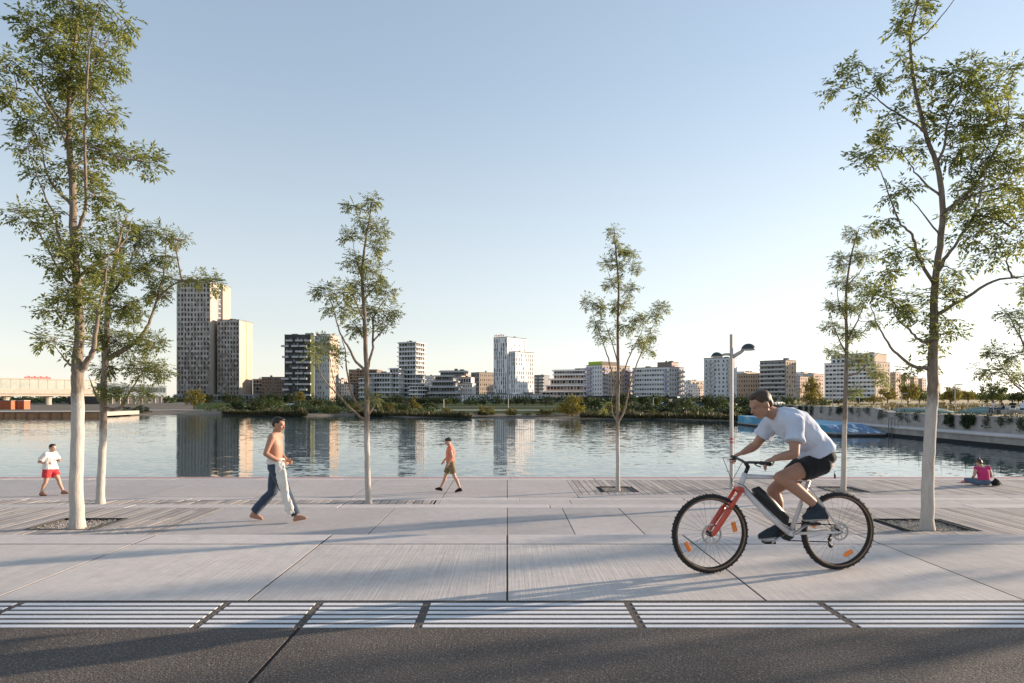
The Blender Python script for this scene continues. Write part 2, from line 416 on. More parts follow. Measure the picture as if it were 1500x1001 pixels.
# water
def m_water():
    m, nt, b = newmat('water'); v = coords(nt)
    acc = None
    for s_, ax, ay, stx in ((1.4, .022, .08, .45), (4.5, .032, .10, .6), (.3, .008, .02, .6)):
        mp = nd(nt, 'ShaderNodeMapping'); mp.inputs['Scale'].default_value = (stx, 1, 1); L(nt, v, mp.inputs['Vector'])
        n = noise_n(nt, mp.outputs['Vector'], s_, 3, .6)
        sub = nd(nt, 'ShaderNodeVectorMath', operation='SUBTRACT'); L(nt, n.outputs['Color'], sub.inputs[0]); sub.inputs[1].default_value = (.5, .5, .5)
        mu = nd(nt, 'ShaderNodeVectorMath', operation='MULTIPLY'); L(nt, sub.outputs[0], mu.inputs[0]); mu.inputs[1].default_value = (ax, ay, 0)
        if acc is None: acc = mu.outputs[0]
        else:
            a = nd(nt, 'ShaderNodeVectorMath', operation='ADD'); L(nt, acc, a.inputs[0]); L(nt, mu.outputs[0], a.inputs[1]); acc = a.outputs[0]
    # wind patches: calmer and rougher areas
    pn = noise_n(nt, coords(nt, (.02, .06, 1)), 1, 3); pr = ramp(nt, pn.outputs['Fac'], [(.35, (.6, .6, .6)), (.65, (1.5, 1.5, 1.5))])
    m2 = nd(nt, 'ShaderNodeVectorMath', operation='MULTIPLY'); L(nt, acc, m2.inputs[0]); L(nt, pr, m2.inputs[1])
    a = nd(nt, 'ShaderNodeVectorMath', operation='ADD'); L(nt, m2.outputs[0], a.inputs[0]); a.inputs[1].default_value = (0, 0, 1)
    nm = nd(nt, 'ShaderNodeVectorMath', operation='NORMALIZE'); L(nt, a.outputs[0], nm.inputs[0])
    L(nt, nm.outputs[0], b.inputs['Normal'])
    b.inputs['Base Color'].default_value = (.03, .06, .07, 1); b.inputs['Roughness'].default_value = .04
    b.inputs['IOR'].default_value = 1.33; b.inputs['Specular IOR Level'].default_value = .5
m_water()
b = MB(); b.quad((-260, 24.9, ZW), (140, 24.9, ZW), (140, 175, ZW), (-260, 175, ZW))
st(b.build('water', 'water'), 'rippled lake water reflecting the tower blocks', 'water')
# far land, a fan from the shoreline to the horizon
shore = [(-1500, 170), (-900, 150), (-300, 125), (0, 113), (145, 115), (200, 128), (260, 133), (330, 129), (400, 122), (450, 117), (500, 124), (560, 119),
         (600, 112), (700, 106), (800, 106), (880, 108), (1000, 104), (1060, 100), (1095, 93), (1112, 93)]
def shore_xy(): return [V(((px - CX) / F * Y, Y, 0)) for px, Y in shore]
SH = shore_xy()
fine = []
for a, c in zip(SH[:-1], SH[1:]):
    k = max(1, int((c - a).length / 3))
    for i in range(k): fine.append(a.lerp(c, i / k))
fine.append(SH[-1])
for i, p in enumerate(fine): fine[i] = p * (1 + .010 * mnoise.noise(V((p.x * .12, p.y * .12, 3))))
off = [(-3, -2.4), (0, -1.9), (1.5, -1.68), (4, -1.5), (9, -1.28), (18, -1.2), (60, -1.2), (400, -1.3), (3500, -1.3)]
vs = []; fs = []; mi = []
for p in fine:
    d = p.length
    for o_, z in off: q = p * ((d + o_) / d); vs.append((q.x, q.y, z + (.12 * mnoise.noise(V((q.x * .2, q.y * .2, 1))) if 1 < o_ < 20 else 0)))
m_ = len(off)
for i in range(len(fine) - 1):
    for j in range(m_ - 1): fs.append((i * m_ + j, (i + 1) * m_ + j, (i + 1) * m_ + j + 1, i * m_ + j + 1)); mi.append(0 if j < 4 or (fine[i].x / fine[i].y * F + CX < 262 and j < 7) else 1)
b = MB(); b.add(vs, fs); b.mi = mi
st(b.build('far_bank', ['sand', 'far_grass'], smooth=True), 'sandy and grassy far bank of the lake running back to the city', 'bank')
# land east of the basin, at street level
b = MB(); b.box(36.2, 700, 24, 93.5, -2.6, -.02)
b.add([(36.2, 93.5, -.02), (700, 93.5, -.02), (3000, 3000, -.02), (1300, 3000, -.02)], [(0, 1, 2, 3)])
st(b.build('field', 'dry_field'), 'golden dry grass field behind the ivy hung quay wall', 'field')
# ================================================================ TREES
def m_leaf(name, c0, c1, trans=.35):
    m, nt, b = newmat(name)
    gi = nd(nt, 'ShaderNodeNewGeometry'); n = noise_n(nt, coords(nt), 1.6, 2)
    c = ramp(nt, gi.outputs['Random Per Island'], [(0, c0), (.8, c1), (1, sc(c1, 1.5))])
    n2 = ramp(nt, n.outputs['Fac'], [(.3, (.75, .8, .75)), (.7, (1.25, 1.18, 1.1))]); c = mix(nt, 1, c, n2, 'MULTIPLY')
    L(nt, c, b.inputs['Base Color']); b.inputs['Roughness'].default_value = .5; b.inputs['Specular IOR Level'].default_value = .35
    t = nd(nt, 'ShaderNodeBsdfTranslucent'); tc_ = mix(nt, 1, c, (1.5, 1.55, .7), 'MULTIPLY'); L(nt, tc_, t.inputs['Color'])
    ms = nd(nt, 'ShaderNodeMixShader'); ms.inputs[0].default_value = trans
    L(nt, b.outputs[0], ms.inputs[1]); L(nt, t.outputs[0], ms.inputs[2])
    L(nt, ms.outputs[0], nt.nodes['Material Output'].inputs['Surface'])
m_leaf('ash_leaf', (.095, .125, .045), (.255, .265, .11))
m_leaf('ash_leaf_grey', (.12, .145, .07), (.27, .275, .14))
def m_bark():
    # brown bark above, lime wash on the lower trunk (object z)
    m, nt, b = newmat('bark'); v = coords(nt); vs_ = coords(nt, (9, 9, 1.6))
    n = noise_n(nt, vs_, 3.2, 6, .7); n2 = noise_n(nt, v, 7, 4)
    bark = ramp(nt, n.outputs['Fac'], [(.3, (.105, .082, .062)), (.55, (.25, .20, .155)), (.75, (.34, .275, .215))])
    wash = ramp(nt, n.outputs['Fac'], [(.24, (.26, .225, .19)), (.40, (.46, .42, .375)), (.7, (.56, .52, .47))])
    w2 = ramp(nt, n2.outputs['Fac'], [(.24, (.62, .57, .50)), (.36, (1, 1, 1))]); wash = mix(nt, .8, wash, w2, 'MULTIPLY')
    sp = nd(nt, 'ShaderNodeSeparateXYZ'); L(nt, v, sp.inputs[0])
    ad = nd(nt, 'ShaderNodeMath', operation='MULTIPLY_ADD'); L(nt, n2.outputs['Fac'], ad.inputs[0]); ad.inputs[1].default_value = .5; L(nt, sp.outputs['Z'], ad.inputs[2])
    ob = nd(nt, 'ShaderNodeAttribute'); ob.attribute_type = 'OBJECT'; ob.attribute_name = '["wash_height"]'
    sb = nd(nt, 'ShaderNodeMath', operation='SUBTRACT'); L(nt, ob.outputs['Fac'], sb.inputs[0]); L(nt, ad.outputs[0], sb.inputs[1])
    lt = nd(nt, 'ShaderNodeMapRange'); L(nt, sb.outputs[0], lt.inputs[0]); lt.inputs[1].default_value = -.06; lt.inputs[2].default_value = .22; lt.inputs[4].default_value = .95
    c = mix(nt, lt.outputs[0], bark, wash); L(nt, c, b.inputs['Base Color']); b.inputs['Roughness'].default_value = .85
    b.inputs['Specular IOR Level'].default_value = .2
    bump(nt, b, n.outputs['Fac'], .7, .02)
m_bark()
def smooth_path(pts, rs, k=4, jit=0, rg=None):
    # Catmull-Rom
    out = []; ro = []
    P = [pts[0] * 2 - pts[1]] + pts + [pts[-1] * 2 - pts[-2]]
    for i in range(len(pts) - 1):
        for j in range(k):
            t = j / k; a, b_, c, d = P[i:i + 4]
            q = .5 * ((2 * b_) + (c - a) * t + (2 * a - 5 * b_ + 4 * c - d) * t * t + (3 * b_ - a - 3 * c + d) * t ** 3)
            if jit and i + j > 0: q = q + V((rg.uniform(-1, 1), rg.uniform(-1, 1), rg.uniform(-1, 1))) * jit
            out.append(q); ro.append(rs[i] + (rs[i + 1] - rs[i]) * t)
    out.append(pts[-1]); ro.append(rs[-1]); return out, ro
def leaflet(mb, p, d, up, ln, wd, rg):
    s = d.cross(up)
    if s.length < 1e-4: s = d.orthogonal()
    s.normalize(); n = s.cross(d).normalized(); m = p + d * (ln * .45) + n * (ln * .10)
    mb.add([p, m + s * wd, p + d * ln, m - s * wd], [(0, 1, 2, 3)])
def rvec(rg):
    while True:
        v = V((rg.uniform(-1, 1), rg.uniform(-1, 1), rg.uniform(-1, 1)))
        if .05 < v.length < 1: return v.normalized()
def compound(mb, p, d, rg, size):
    # pinnate ash leaf: pairs of slim leaflets on an arching stalk
    ln = size * rg.uniform(.75, 1.25); up = V((0, 0, 1)); k = rg.choice((3, 4, 4))
    q = p.copy(); dd = d.normalized()
    for i in range(k):
        dd = (dd + V((0, 0, -.16))).normalized(); q = q + dd * (ln / k)
        s = dd.cross(up)
        if s.length < .05: s = rvec(rg)
        s.normalize()
        for sg in (-1, 1):
            ld = (dd * .55 + s * sg * rg.uniform(.7, 1) + V((0, 0, rg.uniform(-.5, .1)))).normalized()
            leaflet(mb, q, ld, up + rvec(rg) * .5, size * rg.uniform(.34, .5), size * .085, rg)
    leaflet(mb, q, dd, up + rvec(rg) * .4, size * .5, size * .09, rg)
def make_tree(name, label, bx, by, z0, trunk, limbs, blobs, wash, seed, group, size=.19, dens=1.0, leafmat='ash_leaf', flare=1.28, Yb=None):
    rg = random.Random(seed)
    base = G(bx, by, z0) if Yb is None else V(((bx - CX) / F * Yb, Yb, z0))
    Y = base.y; s = Y / F
    root = empty(name, base, 0, label, 'tree', group)
    def cv(px, py, dy=0): return W(px, py, Y + dy) - base
    tb = MB(); samples = []
    tp = [cv(x, y) for x, y, r in trunk]; tr = [r * s for x, y, r in trunk]
    tp[0].z = 0
    for i in range(1, len(tp)): tp[i] = tp[i] + V((rg.uniform(-.012, .012), .012 * math.sin(i * 1.7 + seed), 0))
    tp, tr = smooth_path(tp, tr, 5, .006, rg)
    # root flare
    secs = [(V((tp[0].x, tp[0].y, -.22)), tr[0] * 1.45), (tp[0] + V((0, 0, -.06)), tr[0] * flare), (tp[0] + V((0, 0, .04)), tr[0] * (1 + (flare - 1) * .45))]
    secs += [(p, r) for p, r in zip(tp[1:], tr[1:])]
    tb.loft([(p, r, r) for p, r in secs], n=14)
    for p, r in zip(tp, tr):
        if p.z > tp[-1].z * .2: samples.append((p, r))
    for lb in limbs:
        pts, r0 = lb; dsign = rg.uniform(-.75, .75)
        x0 = pts[0][0]; pp = []; acc = 0
        # start on the nearest sample depth
        st_ = cv(*pts[0]); near = min(samples, key=lambda q: (q[0].x - st_.x) ** 2 + (q[0].z - st_.z) ** 2)
        y_0 = near[0].y
        for i, (x, y) in enumerate(pts):
            if i: acc += math.hypot(x - pts[i - 1][0], y - pts[i - 1][1]) * s
            pp.append(cv(x, y, y_0 + dsign * min(1.5, acc * .7)))
        pp[0] = near[0].copy()
        rs = [max(.006, r0 * s * (1 - .9 * i / (len(pts) - 1))) for i in range(len(pts))]
        if len(pp) > 1:
            pp, rs = smooth_path(pp, rs, 5, .012, rg)
            tb.tube(pp, rs, 8); samples += list(zip(pp, rs))
    lf = MB()
    for bl in blobs:
        x, y, rx, ry = bl[:4]; kd = bl[4] if len(bl) > 4 else 1
        c = cv(x, y); ax, az = rx * s, ry * s
        near = min(samples, key=lambda q: (q[0].x - c.x) ** 2 + (q[0].z - c.z) ** 2 + (.3 if q[0].z > c.z + .1 else 0))
        dist = math.hypot(near[0].x - c.x, near[0].z - c.z)
        c = cv(x, y, max(-1.6, min(1.6, near[0].y + rg.uniform(-.4, .4) * (ax + dist * .6))))
        ay = max(ax * .9, .22)
        # bough into the clump
        a0 = near[0]; mid = a0.lerp(c, .55) + V((0, 0, -.05 * dist)) + rvec(rg) * .04
        bp, br = smooth_path([a0, mid, c], [min(near[1] * .7, .014), .009, .006], 4, .008, rg)
        if (c - a0).length > .05: tb.tube(bp, br, 5)
        samples_local = bp[len(bp) // 3:]
        n = max(3, int(36 * dens * kd * (ax * az + .03) / .12 * .55))
        for k in range(n):
            v = rvec(rg) * rg.random() ** .45
            p = c + V((v.x * ax, v.y * ay, v.z * az)) * .98
            src = min(samples_local, key=lambda q: (q - p).length) if samples_local else c
            d = p - src
            if d.length < .03: d = rvec(rg) * .05
            m_ = src.lerp(p, .5) + V((0, 0, -.02)) + rvec(rg) * .02
            tb.tube([src, m_, p], [.005, .004, .002], 3)
            dn = d.normalized()
            for q in range(rg.choice((3, 4, 5))):
                ld = (dn * .7 + rvec(rg) * .9 + V((0, 0, .15))).normalized()
                compound(lf, p - d * rg.uniform(0, .4), ld, rg, size)
    t = tb.build('trunk', 'bark', root, smooth=True); t['wash_height'] = wash
    cr = lf.build('crown', leafmat, root)
    return root
GA = 'lime-washed promenade trees'
treeA = make_tree('promenade_tree', 'tall leafy tree with thick whitewashed trunk in gravel pit behind runner in red shorts', 113, 772, Z2,
    [(113, 772, 10), (112, 700, 9), (113, 620, 8.6), (113, 560, 8.4), (114, 530, 7.5), (116, 480, 6.2), (112, 420, 5.6), (109, 348, 5.2), (107, 273, 4.8), (101, 222, 4.2), (100, 180, 3.8), (103, 130, 3), (108, 80, 2.4), (114, 30, 1.8), (120, -30, 1)],
    [([(118, 548), (128, 530), (138, 506), (143, 464), (152, 420), (158, 380)], 5.5), ([(111, 548), (98, 530), (84, 512)], 3),
     ([(109, 345), (122, 315), (126, 289), (124, 210), (128, 130), (130, 84), (138, 25), (150, 0)], 3),
     ([(106, 300), (90, 285), (75, 268), (64, 235), (58, 200)], 3.2), ([(110, 370), (86, 345), (80, 315), (60, 275), (48, 238), (40, 210)], 2.6),
     ([(101, 220), (80, 175), (50, 130), (25, 111), (2, 97)], 2.2), ([(100, 193), (88, 175), (73, 155), (64, 130), (60, 60)], 2.4),
     ([(100, 250), (125, 235), (165, 232), (215, 235)], 2.2), ([(112, 400), (145, 385), (180, 355), (195, 319)], 3), ([(112, 420), (90, 400), (50, 330), (25, 305)], 2.4),
     ([(103, 150), (125, 110), (150, 75), (165, 45)], 2)],
    [(110, 10, 55, 22), (70, 55, 38, 25), (130, 50, 50, 28), (40, 30, 15, 10), (178, 35, 13, 14), (92, 105, 50, 30), (15, 92, 26, 13), (20, 140, 28, 20), (120, 130, 50, 28), (140, 90, 40, 18), (100, 180, 55, 26), (48, 185, 28, 18), (160, 165, 18, 12), (40, 215, 22, 16), (140, 215, 42, 20), (218, 238, 18, 15), (175, 225, 28, 12),
     (60, 258, 22, 12), (125, 255, 45, 20), (28, 308, 22, 12), (55, 325, 22, 12), (150, 290, 28, 14), (165, 325, 24, 14), (105, 380, 42, 26), (85, 350, 22, 12), (130, 350, 26, 14), (100, 425, 40, 22), (78, 455, 18, 16), (80, 498, 22, 12), (120, 455, 24, 18), (120, 505, 20, 12), (95, 310, 20, 8, .6), (152, 395, 20, 14), (158, 372, 14, 10), (140, 440, 14, 14)],
    2.36, 11, GA, dens=1.1)
treeB = make_tree('promenade_tree', 'leaning whitewashed tree with spreading right crown standing behind the tallest left trunk', 148, 739, Z2B,
    [(147, 739, 6), (148, 690, 5.4), (150, 640, 5), (151, 606, 4.8), (153, 560, 4.4), (156, 500, 4), (157, 447, 3.4), (166, 400, 2.6), (176, 350, 1.8), (186, 318, 1.2)],
    [([(152, 600), (165, 600), (180, 594), (190, 575), (210, 545), (230, 520)], 3), ([(155, 530), (165, 522), (197, 502), (215, 480), (226, 451), (240, 400), (244, 340)], 4.4), ([(150, 600), (138, 573), (130, 552)], 2.6),
     ([(154, 548), (150, 500), (143, 464), (150, 420)], 3), ([(160, 440), (185, 400), (200, 360), (215, 340)], 2.2), ([(230, 440), (250, 420), (272, 412), (306, 416)], 1.8), ([(244, 380), (258, 360), (275, 350)], 1.6)],
    [(220, 338, 26, 12), (262, 350, 24, 9), (190, 355, 34, 18), (160, 400, 38, 24), (208, 395, 32, 20), (180, 450, 40, 24), (228, 430, 24, 20), (220, 500, 30, 16), (172, 500, 35, 24), (205, 540, 36, 15), (235, 545, 16, 12), (200, 575, 32, 9), (160, 572, 18, 8), (312, 415, 11, 14), (255, 410, 16, 8), (290, 408, 14, 6), (150, 540, 20, 10), (240, 375, 18, 10), (140, 470, 16, 16)],
    2.05, 23, GA, dens=1.5, Yb=16)
treeC = make_tree('promenade_tree', 'young slender tree with J-shaped low branches left of centre, between the two walking men', 540, 739, Z2B,
    [(540, 739, 4.6), (539, 690, 4.3), (538, 640, 4), (537.5, 610, 4), (537, 555, 3.6), (535.5, 500, 3.1), (534, 450, 2.7), (531, 402, 2.2), (534, 360, 1.7), (539, 335, 1.2), (545, 292, .7)],
    [([(536, 549), (522, 530), (508, 505), (497, 485), (488, 450), (480, 432)], 2.4), ([(537, 545), (546, 510), (547, 466), (560, 445), (572, 430)], 2.2), ([(535, 605), (518, 585), (508, 544), (505, 512), (496, 480)], 2.2), ([(534, 618), (524, 607), (494, 578), (470, 549), (465, 528)], 2.2), ([(520, 602), (505, 590), (490, 560), (482, 520)], 1.6),
     ([(539, 606), (549, 593), (549, 582)], 2.2), ([(535, 470), (520, 440), (508, 410)], 1.6), ([(534, 440), (552, 415), (560, 395)], 1.5), ([(535, 500), (524, 480), (515, 470)], 1.6), ([(545, 500), (566, 478), (578, 458)], 1.5), ([(532, 410), (522, 380), (516, 350)], 1.2)],
    [(546, 293, 11, 6), (520, 302, 13, 6), (538, 325, 16, 9), (560, 335, 9, 8), (515, 348, 14, 9), (545, 362, 18, 12), (520, 385, 22, 12), (550, 400, 22, 12), (475, 425, 16, 8), (495, 428, 20, 11), (530, 420, 30, 14), (565, 428, 16, 15), (574, 455, 12, 12), (500, 452, 24, 11), (540, 452, 26, 12), (520, 480, 20, 10), (470, 503, 18, 11), (490, 520, 16, 9), (464, 520, 8, 7), (560, 475, 13, 8), (548, 580, 8, 6)],
    2.05, 31, GA, dens=1.2, leafmat='ash_leaf_grey', Yb=16)
treeD = make_tree('promenade_tree', 'thin young tree on lakeside timber deck right of centre, before the purple balcony block', 905, 718, Z3,
    [(905, 718, 3.2), (905, 680, 2.9), (905, 640, 2.8), (905, 605, 2.7), (905, 559, 2.4), (905, 500, 2), (905, 460, 1.8), (906, 417, 1.5), (902, 366, 1), (899, 334, .5)],
    [([(906, 617), (915, 600), (918, 585), (927, 550), (945, 503), (956, 478), (967, 455)], 1.8), ([(904, 570), (901, 565), (891, 525), (882, 499), (872, 470), (865, 443)], 1.5), ([(904, 618), (897, 605), (896, 585), (900, 566)], 1.3), ([(905, 572), (912, 550), (923, 520), (938, 490), (944, 470)], 1.5), ([(905, 540), (896, 500), (885, 470)], 1.2), ([(905, 470), (916, 440), (926, 425)], 1), ([(906, 430), (895, 410), (888, 388)], .9), ([(904, 400), (918, 385), (928, 370)], .8)],
    [(899, 341, 7, 7), (905, 362, 13, 8), (924, 368, 10, 8), (890, 385, 10, 8), (930, 390, 10, 6), (900, 415, 18, 11), (924, 425, 12, 7), (865, 443, 12, 8), (880, 450, 10, 8), (905, 447, 22, 10), (970, 452, 12, 8), (958, 463, 13, 8), (940, 470, 15, 10), (873, 474, 12, 7), (885, 493, 15, 8), (915, 478, 15, 10), (935, 500, 13, 10), (955, 490, 10, 8), (950, 513, 10, 8), (888, 596, 8, 8, .6), (905, 385, 12, 8)],
    2.1, 41, GA, dens=1.2, leafmat='ash_leaf_grey')
treeE = make_tree('promenade_tree', 'narrow young tree rising behind the rear wheel of the bicycle', 1235, 717, Z3,
    [(1235, 717, 3.8), (1236, 660, 3.4), (1237, 612, 3.2), (1240, 552, 2.8), (1240, 500, 2.4), (1239, 470, 2.1), (1240, 420, 1.7), (1248, 370, 1.2), (1258, 335, .6)],
    [([(1240, 556), (1258, 545), (1275, 528), (1288, 515)], 1.6), ([(1240, 522), (1226, 490), (1214, 456)], 1.4), ([(1240, 500), (1260, 462), (1274, 425)], 1.5), ([(1239, 470), (1228, 440), (1226, 400)], 1.2), ([(1241, 420), (1262, 395), (1272, 372)], 1), ([(1240, 575), (1252, 572), (1262, 560)], 1)],
    [(1250, 343, 16, 10), (1278, 336, 12, 7), (1230, 383, 16, 12), (1265, 375, 19, 11), (1240, 413, 22, 12), (1270, 420, 16, 12), (1220, 450, 15, 11), (1250, 450, 25, 11), (1215, 480, 13, 9), (1245, 488, 26, 12), (1275, 470, 13, 9), (1225, 515, 17, 9), (1260, 528, 22, 10), (1280, 545, 18, 8), (1255, 574, 12, 7), (1292, 560, 10, 6)],
    2.5, 53, GA, dens=1.2, leafmat='ash_leaf_grey')
treeF = make_tree('promenade_tree', 'large open-crowned tree with pale trunk in gravel pit at right, ahead of the seated woman', 1358, 775, Z2,
    [(1358, 775, 9.2), (1360, 700, 8.2), (1362, 640, 7.8), (1365, 580, 7.5), (1366, 540, 7.2), (1367, 490, 6), (1370, 420, 5), (1378, 348, 4.4), (1379, 302, 4), (1374, 243, 3.5), (1361, 206, 3), (1343, 143, 2.5), (1335, 84, 2.1), (1335, 42, 1.6), (1350, -10, 1)],
    [([(1334, 67), (1348, 55), (1368, 38), (1397, 0), (1410, -20)], 1.5), ([(1360, 203), (1347, 187), (1301, 159), (1275, 138), (1252, 126)], 2), ([(1375, 245), (1385, 206), (1389, 180), (1402, 150), (1410, 120)], 2.2), ([(1380, 312), (1410, 290), (1435, 260), (1468, 201), (1478, 150), (1482, 110)], 2.8),
     ([(1370, 405), (1384, 380), (1397, 361), (1427, 315), (1440, 270), (1445, 220)], 3.2), ([(1370, 292), (1347, 260), (1332, 239), (1312, 215)], 1.8), ([(1368, 415), (1345, 378), (1336, 344), (1317, 323), (1297, 268), (1282, 235)], 2.8), ([(1368, 462), (1408, 440), (1456, 412), (1500, 405), (1530, 395)], 3), ([(1364, 536), (1350, 539), (1332, 534), (1304, 508), (1286, 476), (1276, 446)], 3.6),
     ([(1366, 506), (1350, 500), (1332, 484), (1312, 464), (1305, 430)], 2.8), ([(1420, 325), (1455, 320), (1490, 335)], 1.8), ([(1378, 345), (1350, 310), (1325, 280)], 1.6), ([(1430, 300), (1470, 270), (1500, 230)], 1.8), ([(1456, 412), (1475, 380), (1490, 360)], 1.5)],
    [(1335, 25, 20, 16), (1325, 48, 15, 12), (1345, 3, 14, 9), (1330, 85, 13, 8), (1337, 108, 12, 7), (1343, 128, 16, 8), (1255, 98, 13, 8), (1230, 128, 15, 8), (1283, 115, 10, 7), (1258, 145, 13, 6), (1310, 168, 16, 10), (1300, 188, 12, 6), (1280, 218, 18, 14), (1265, 238, 10, 8), (1310, 213, 20, 9), (1340, 218, 16, 11), (1395, 108, 24, 15), (1430, 93, 24, 11), (1480, 100, 22, 11), (1380, 148, 20, 11), (1420, 148, 24, 15), (1460, 148, 26, 20), (1490, 190, 18, 20),
     (1440, 195, 30, 20), (1400, 185, 14, 12, .6), (1420, 238, 30, 15), (1470, 238, 25, 15), (1440, 278, 30, 13), (1480, 288, 22, 16), (1400, 308, 14, 8), (1460, 318, 26, 13), (1490, 358, 14, 12), (1420, 348, 20, 9), (1447, 374, 20, 9), (1305, 288, 12, 8), (1330, 273, 10, 6), (1302, 320, 10, 7), (1322, 368, 16, 9), (1350, 378, 15, 8), (1302, 398, 10, 8), (1368, 438, 26, 13), (1330, 438, 26, 12), (1300, 428, 20, 9), (1385, 468, 20, 10), (1345, 463, 20, 11), (1400, 398, 18, 7), (1310, 458, 16, 8), (1280, 438, 13, 12), (1368, 500, 18, 10), (1390, 488, 10, 7), (1290, 398, 12, 8), (1395, 420, 12, 7), (1335, 545, 16, 5, .6), (1500, 420, 20, 8), (1450, 130, 30, 16), (1405, 130, 22, 14), (1475, 175, 28, 18), (1430, 175, 28, 16), (1450, 225, 30, 16), (1410, 215, 22, 14), (1485, 240, 24, 18), (1470, 270, 28, 14), (1425, 265, 24, 12), (1455, 300, 26, 12), (1490, 320, 20, 14), (1435, 330, 22, 10), (1415, 290, 18, 10), (1470, 350, 22, 10), (1355, 165, 14, 10), (1385, 185, 16, 12), (1390, 230, 14, 10), (1372, 530, 14, 10, .7)],
    2.30, 67, GA, dens=.85)
treeG = make_tree('promenade_tree', 'tree at the right frame edge showing only its drooping lower crown', 1552, 739, Z2B,
    [(1552, 739, 5.5), (1550, 680, 5), (1548, 620, 4.6), (1546, 560, 4), (1548, 500, 3.2), (1550, 430, 2.6), (1552, 370, 1.6), (1555, 320, .8)],
    [([(1547, 600), (1525, 590), (1500, 575), (1478, 552), (1456, 518)], 2.6), ([(1546, 560), (1515, 530), (1492, 490), (1478, 462)], 2.4), ([(1547, 590), (1515, 580), (1485, 560), (1450, 545)], 1.8), ([(1549, 470), (1575, 430), (1590, 400)], 2), ([(1547, 540), (1580, 510), (1600, 470)], 2)],
    [(1478, 462, 14, 7), (1494, 474, 12, 9), (1458, 516, 15, 7), (1490, 520, 18, 9), (1440, 541, 10, 6), (1462, 546, 16, 8), (1488, 552, 18, 9), (1520, 500, 22, 18), (1550, 440, 30, 25), (1590, 400, 24, 18), (1555, 370, 20, 20), (1590, 470, 24, 18), (1530, 560, 20, 10), (1515, 430, 16, 14)],
    2.05, 79, GA, dens=1.2, leafmat='ash_leaf_grey', Yb=16)
rg = random.Random(5); b = MB()
for k in range(170):
    x_, y_ = rg.choice(((-6.8, 10.7), (6.5, 10.6), (-5.5, 9.5), (5, 9.8))); x_ += rg.gauss(0, 1.5); y_ += rg.gauss(0, .9)
    if y_ < YS + .1: z_ = .004
    elif y_ < Y2E - .1: z_ = Z2 + .006
    else: continue
    leaflet(b, V((x_, y_, z_)), V((rg.uniform(-1, 1), rg.uniform(-1, 1), .05)).normalized(), V((0, 0, 1)), rg.uniform(.04, .07), .012, rg)
tag(b.build('fallen_leaves', 'ash_leaf'), 'few dry leaflets fallen on the paving under the two large trees', 'leaves', kind='stuff')
# the rows go on outside the frame, their shade falls across the paving
for src, (x, y, z), rz, sc_, lb in ((treeF, (20.2, 10.7, Z2), 2.2, 1.0, 'next tree of the front row, east of the open-crowned tree'),
                                   (treeC, (22.6, 15.0, Z2B), 1.1, .95, 'tree of the middle row, east of the drooping one at the frame edge'),
                                   (treeA, (33.5, 11.6, Z2), 3.3, 1.0, 'farthest tree of the front row to the east'),
                                   (treeF, (15.5, 7.2, 0), 4.0, .9, 'street side tree east of the cyclist, outside the picture')):
    c = copy_tree(src); c.location = (x, y, z); c.rotation_euler = (0, 0, rz); c.scale = (sc_,) * 3; c['label'] = lb
# ================================================================ PEOPLE AND BICYCLE
def m_skin(name, col):
    m, nt, b = newmat(name); v = coords(nt); n = noise_n(nt, v, 9, 4)
    c = ramp(nt, n.outputs['Fac'], [(.3, sc(col, .86)), (.7, sc(col, 1.1))]); L(nt, c, b.inputs['Base Color'])
    b.inputs['Roughness'].default_value = .55; b.inputs['Subsurface Weight'].default_value = .12
    b.inputs['Subsurface Radius'].default_value = (.02, .008, .004); b.inputs['Specular IOR Level'].default_value = .35
m_skin('skin_tan', (.40, .215, .145)); m_skin('skin_pale', (.50, .30, .215)); m_skin('skin_brown', (.33, .17, .11)); m_skin('lip', (.30, .11, .09))
def m_cloth(name, col, sc_=60):
    m, nt, b = newmat(name); v = coords(nt); n = noise_n(nt, v, sc_ * 4, 2); n2 = noise_n(nt, v, 7, 4)
    c = ramp(nt, n.outputs['Fac'], [(.3, sc(col, .85)), (.7, sc(col, 1.12))])
    c2 = ramp(nt, n2.outputs['Fac'], [(.3, (.88, .88, .88)), (.7, (1.08, 1.08, 1.08))]); c = mix(nt, 1, c, c2, 'MULTIPLY')
    L(nt, c, b.inputs['Base Color']); b.inputs['Roughness'].default_value = .9; b.inputs['Specular IOR Level'].default_value = .15
    b.inputs['Sheen Weight'].default_value = .15
    bump(nt, b, n.outputs['Fac'], .2, .003)
for n_, c_ in (('pale_blue_cloth', (.56, .60, .70)), ('black_cloth', (.018, .018, .02)), ('denim', (.045, .065, .10)), ('denim_light', (.10, .15, .22)), ('cream_cloth', (.66, .63, .58)),
               ('coral_cloth', (.70, .19, .12)), ('khaki_cloth', (.20, .155, .085)), ('red_cloth', (.60, .05, .06)), ('white_cloth', (.72, .68, .64)), ('magenta_cloth', (.52, .04, .16)),
               ('cap_cloth', (.05, .06, .055)), ('shoe_dark', (.03, .04, .055)), ('shoe_sole', (.35, .33, .31))): m_cloth(n_, c_)
mat('hair_dark', (.022, .016, .012), .4, 60, .5, bstr=.4, stretch=(1, 1, .3)); mat('hair_brown', (.06, .035, .02), .4, 60, .5, bstr=.4)
mat('eye_dark', (.015, .012, .01), 0, 5, .2, bstr=0); mat('eye_white', (.35, .32, .29), 0, 5, .3, bstr=0)
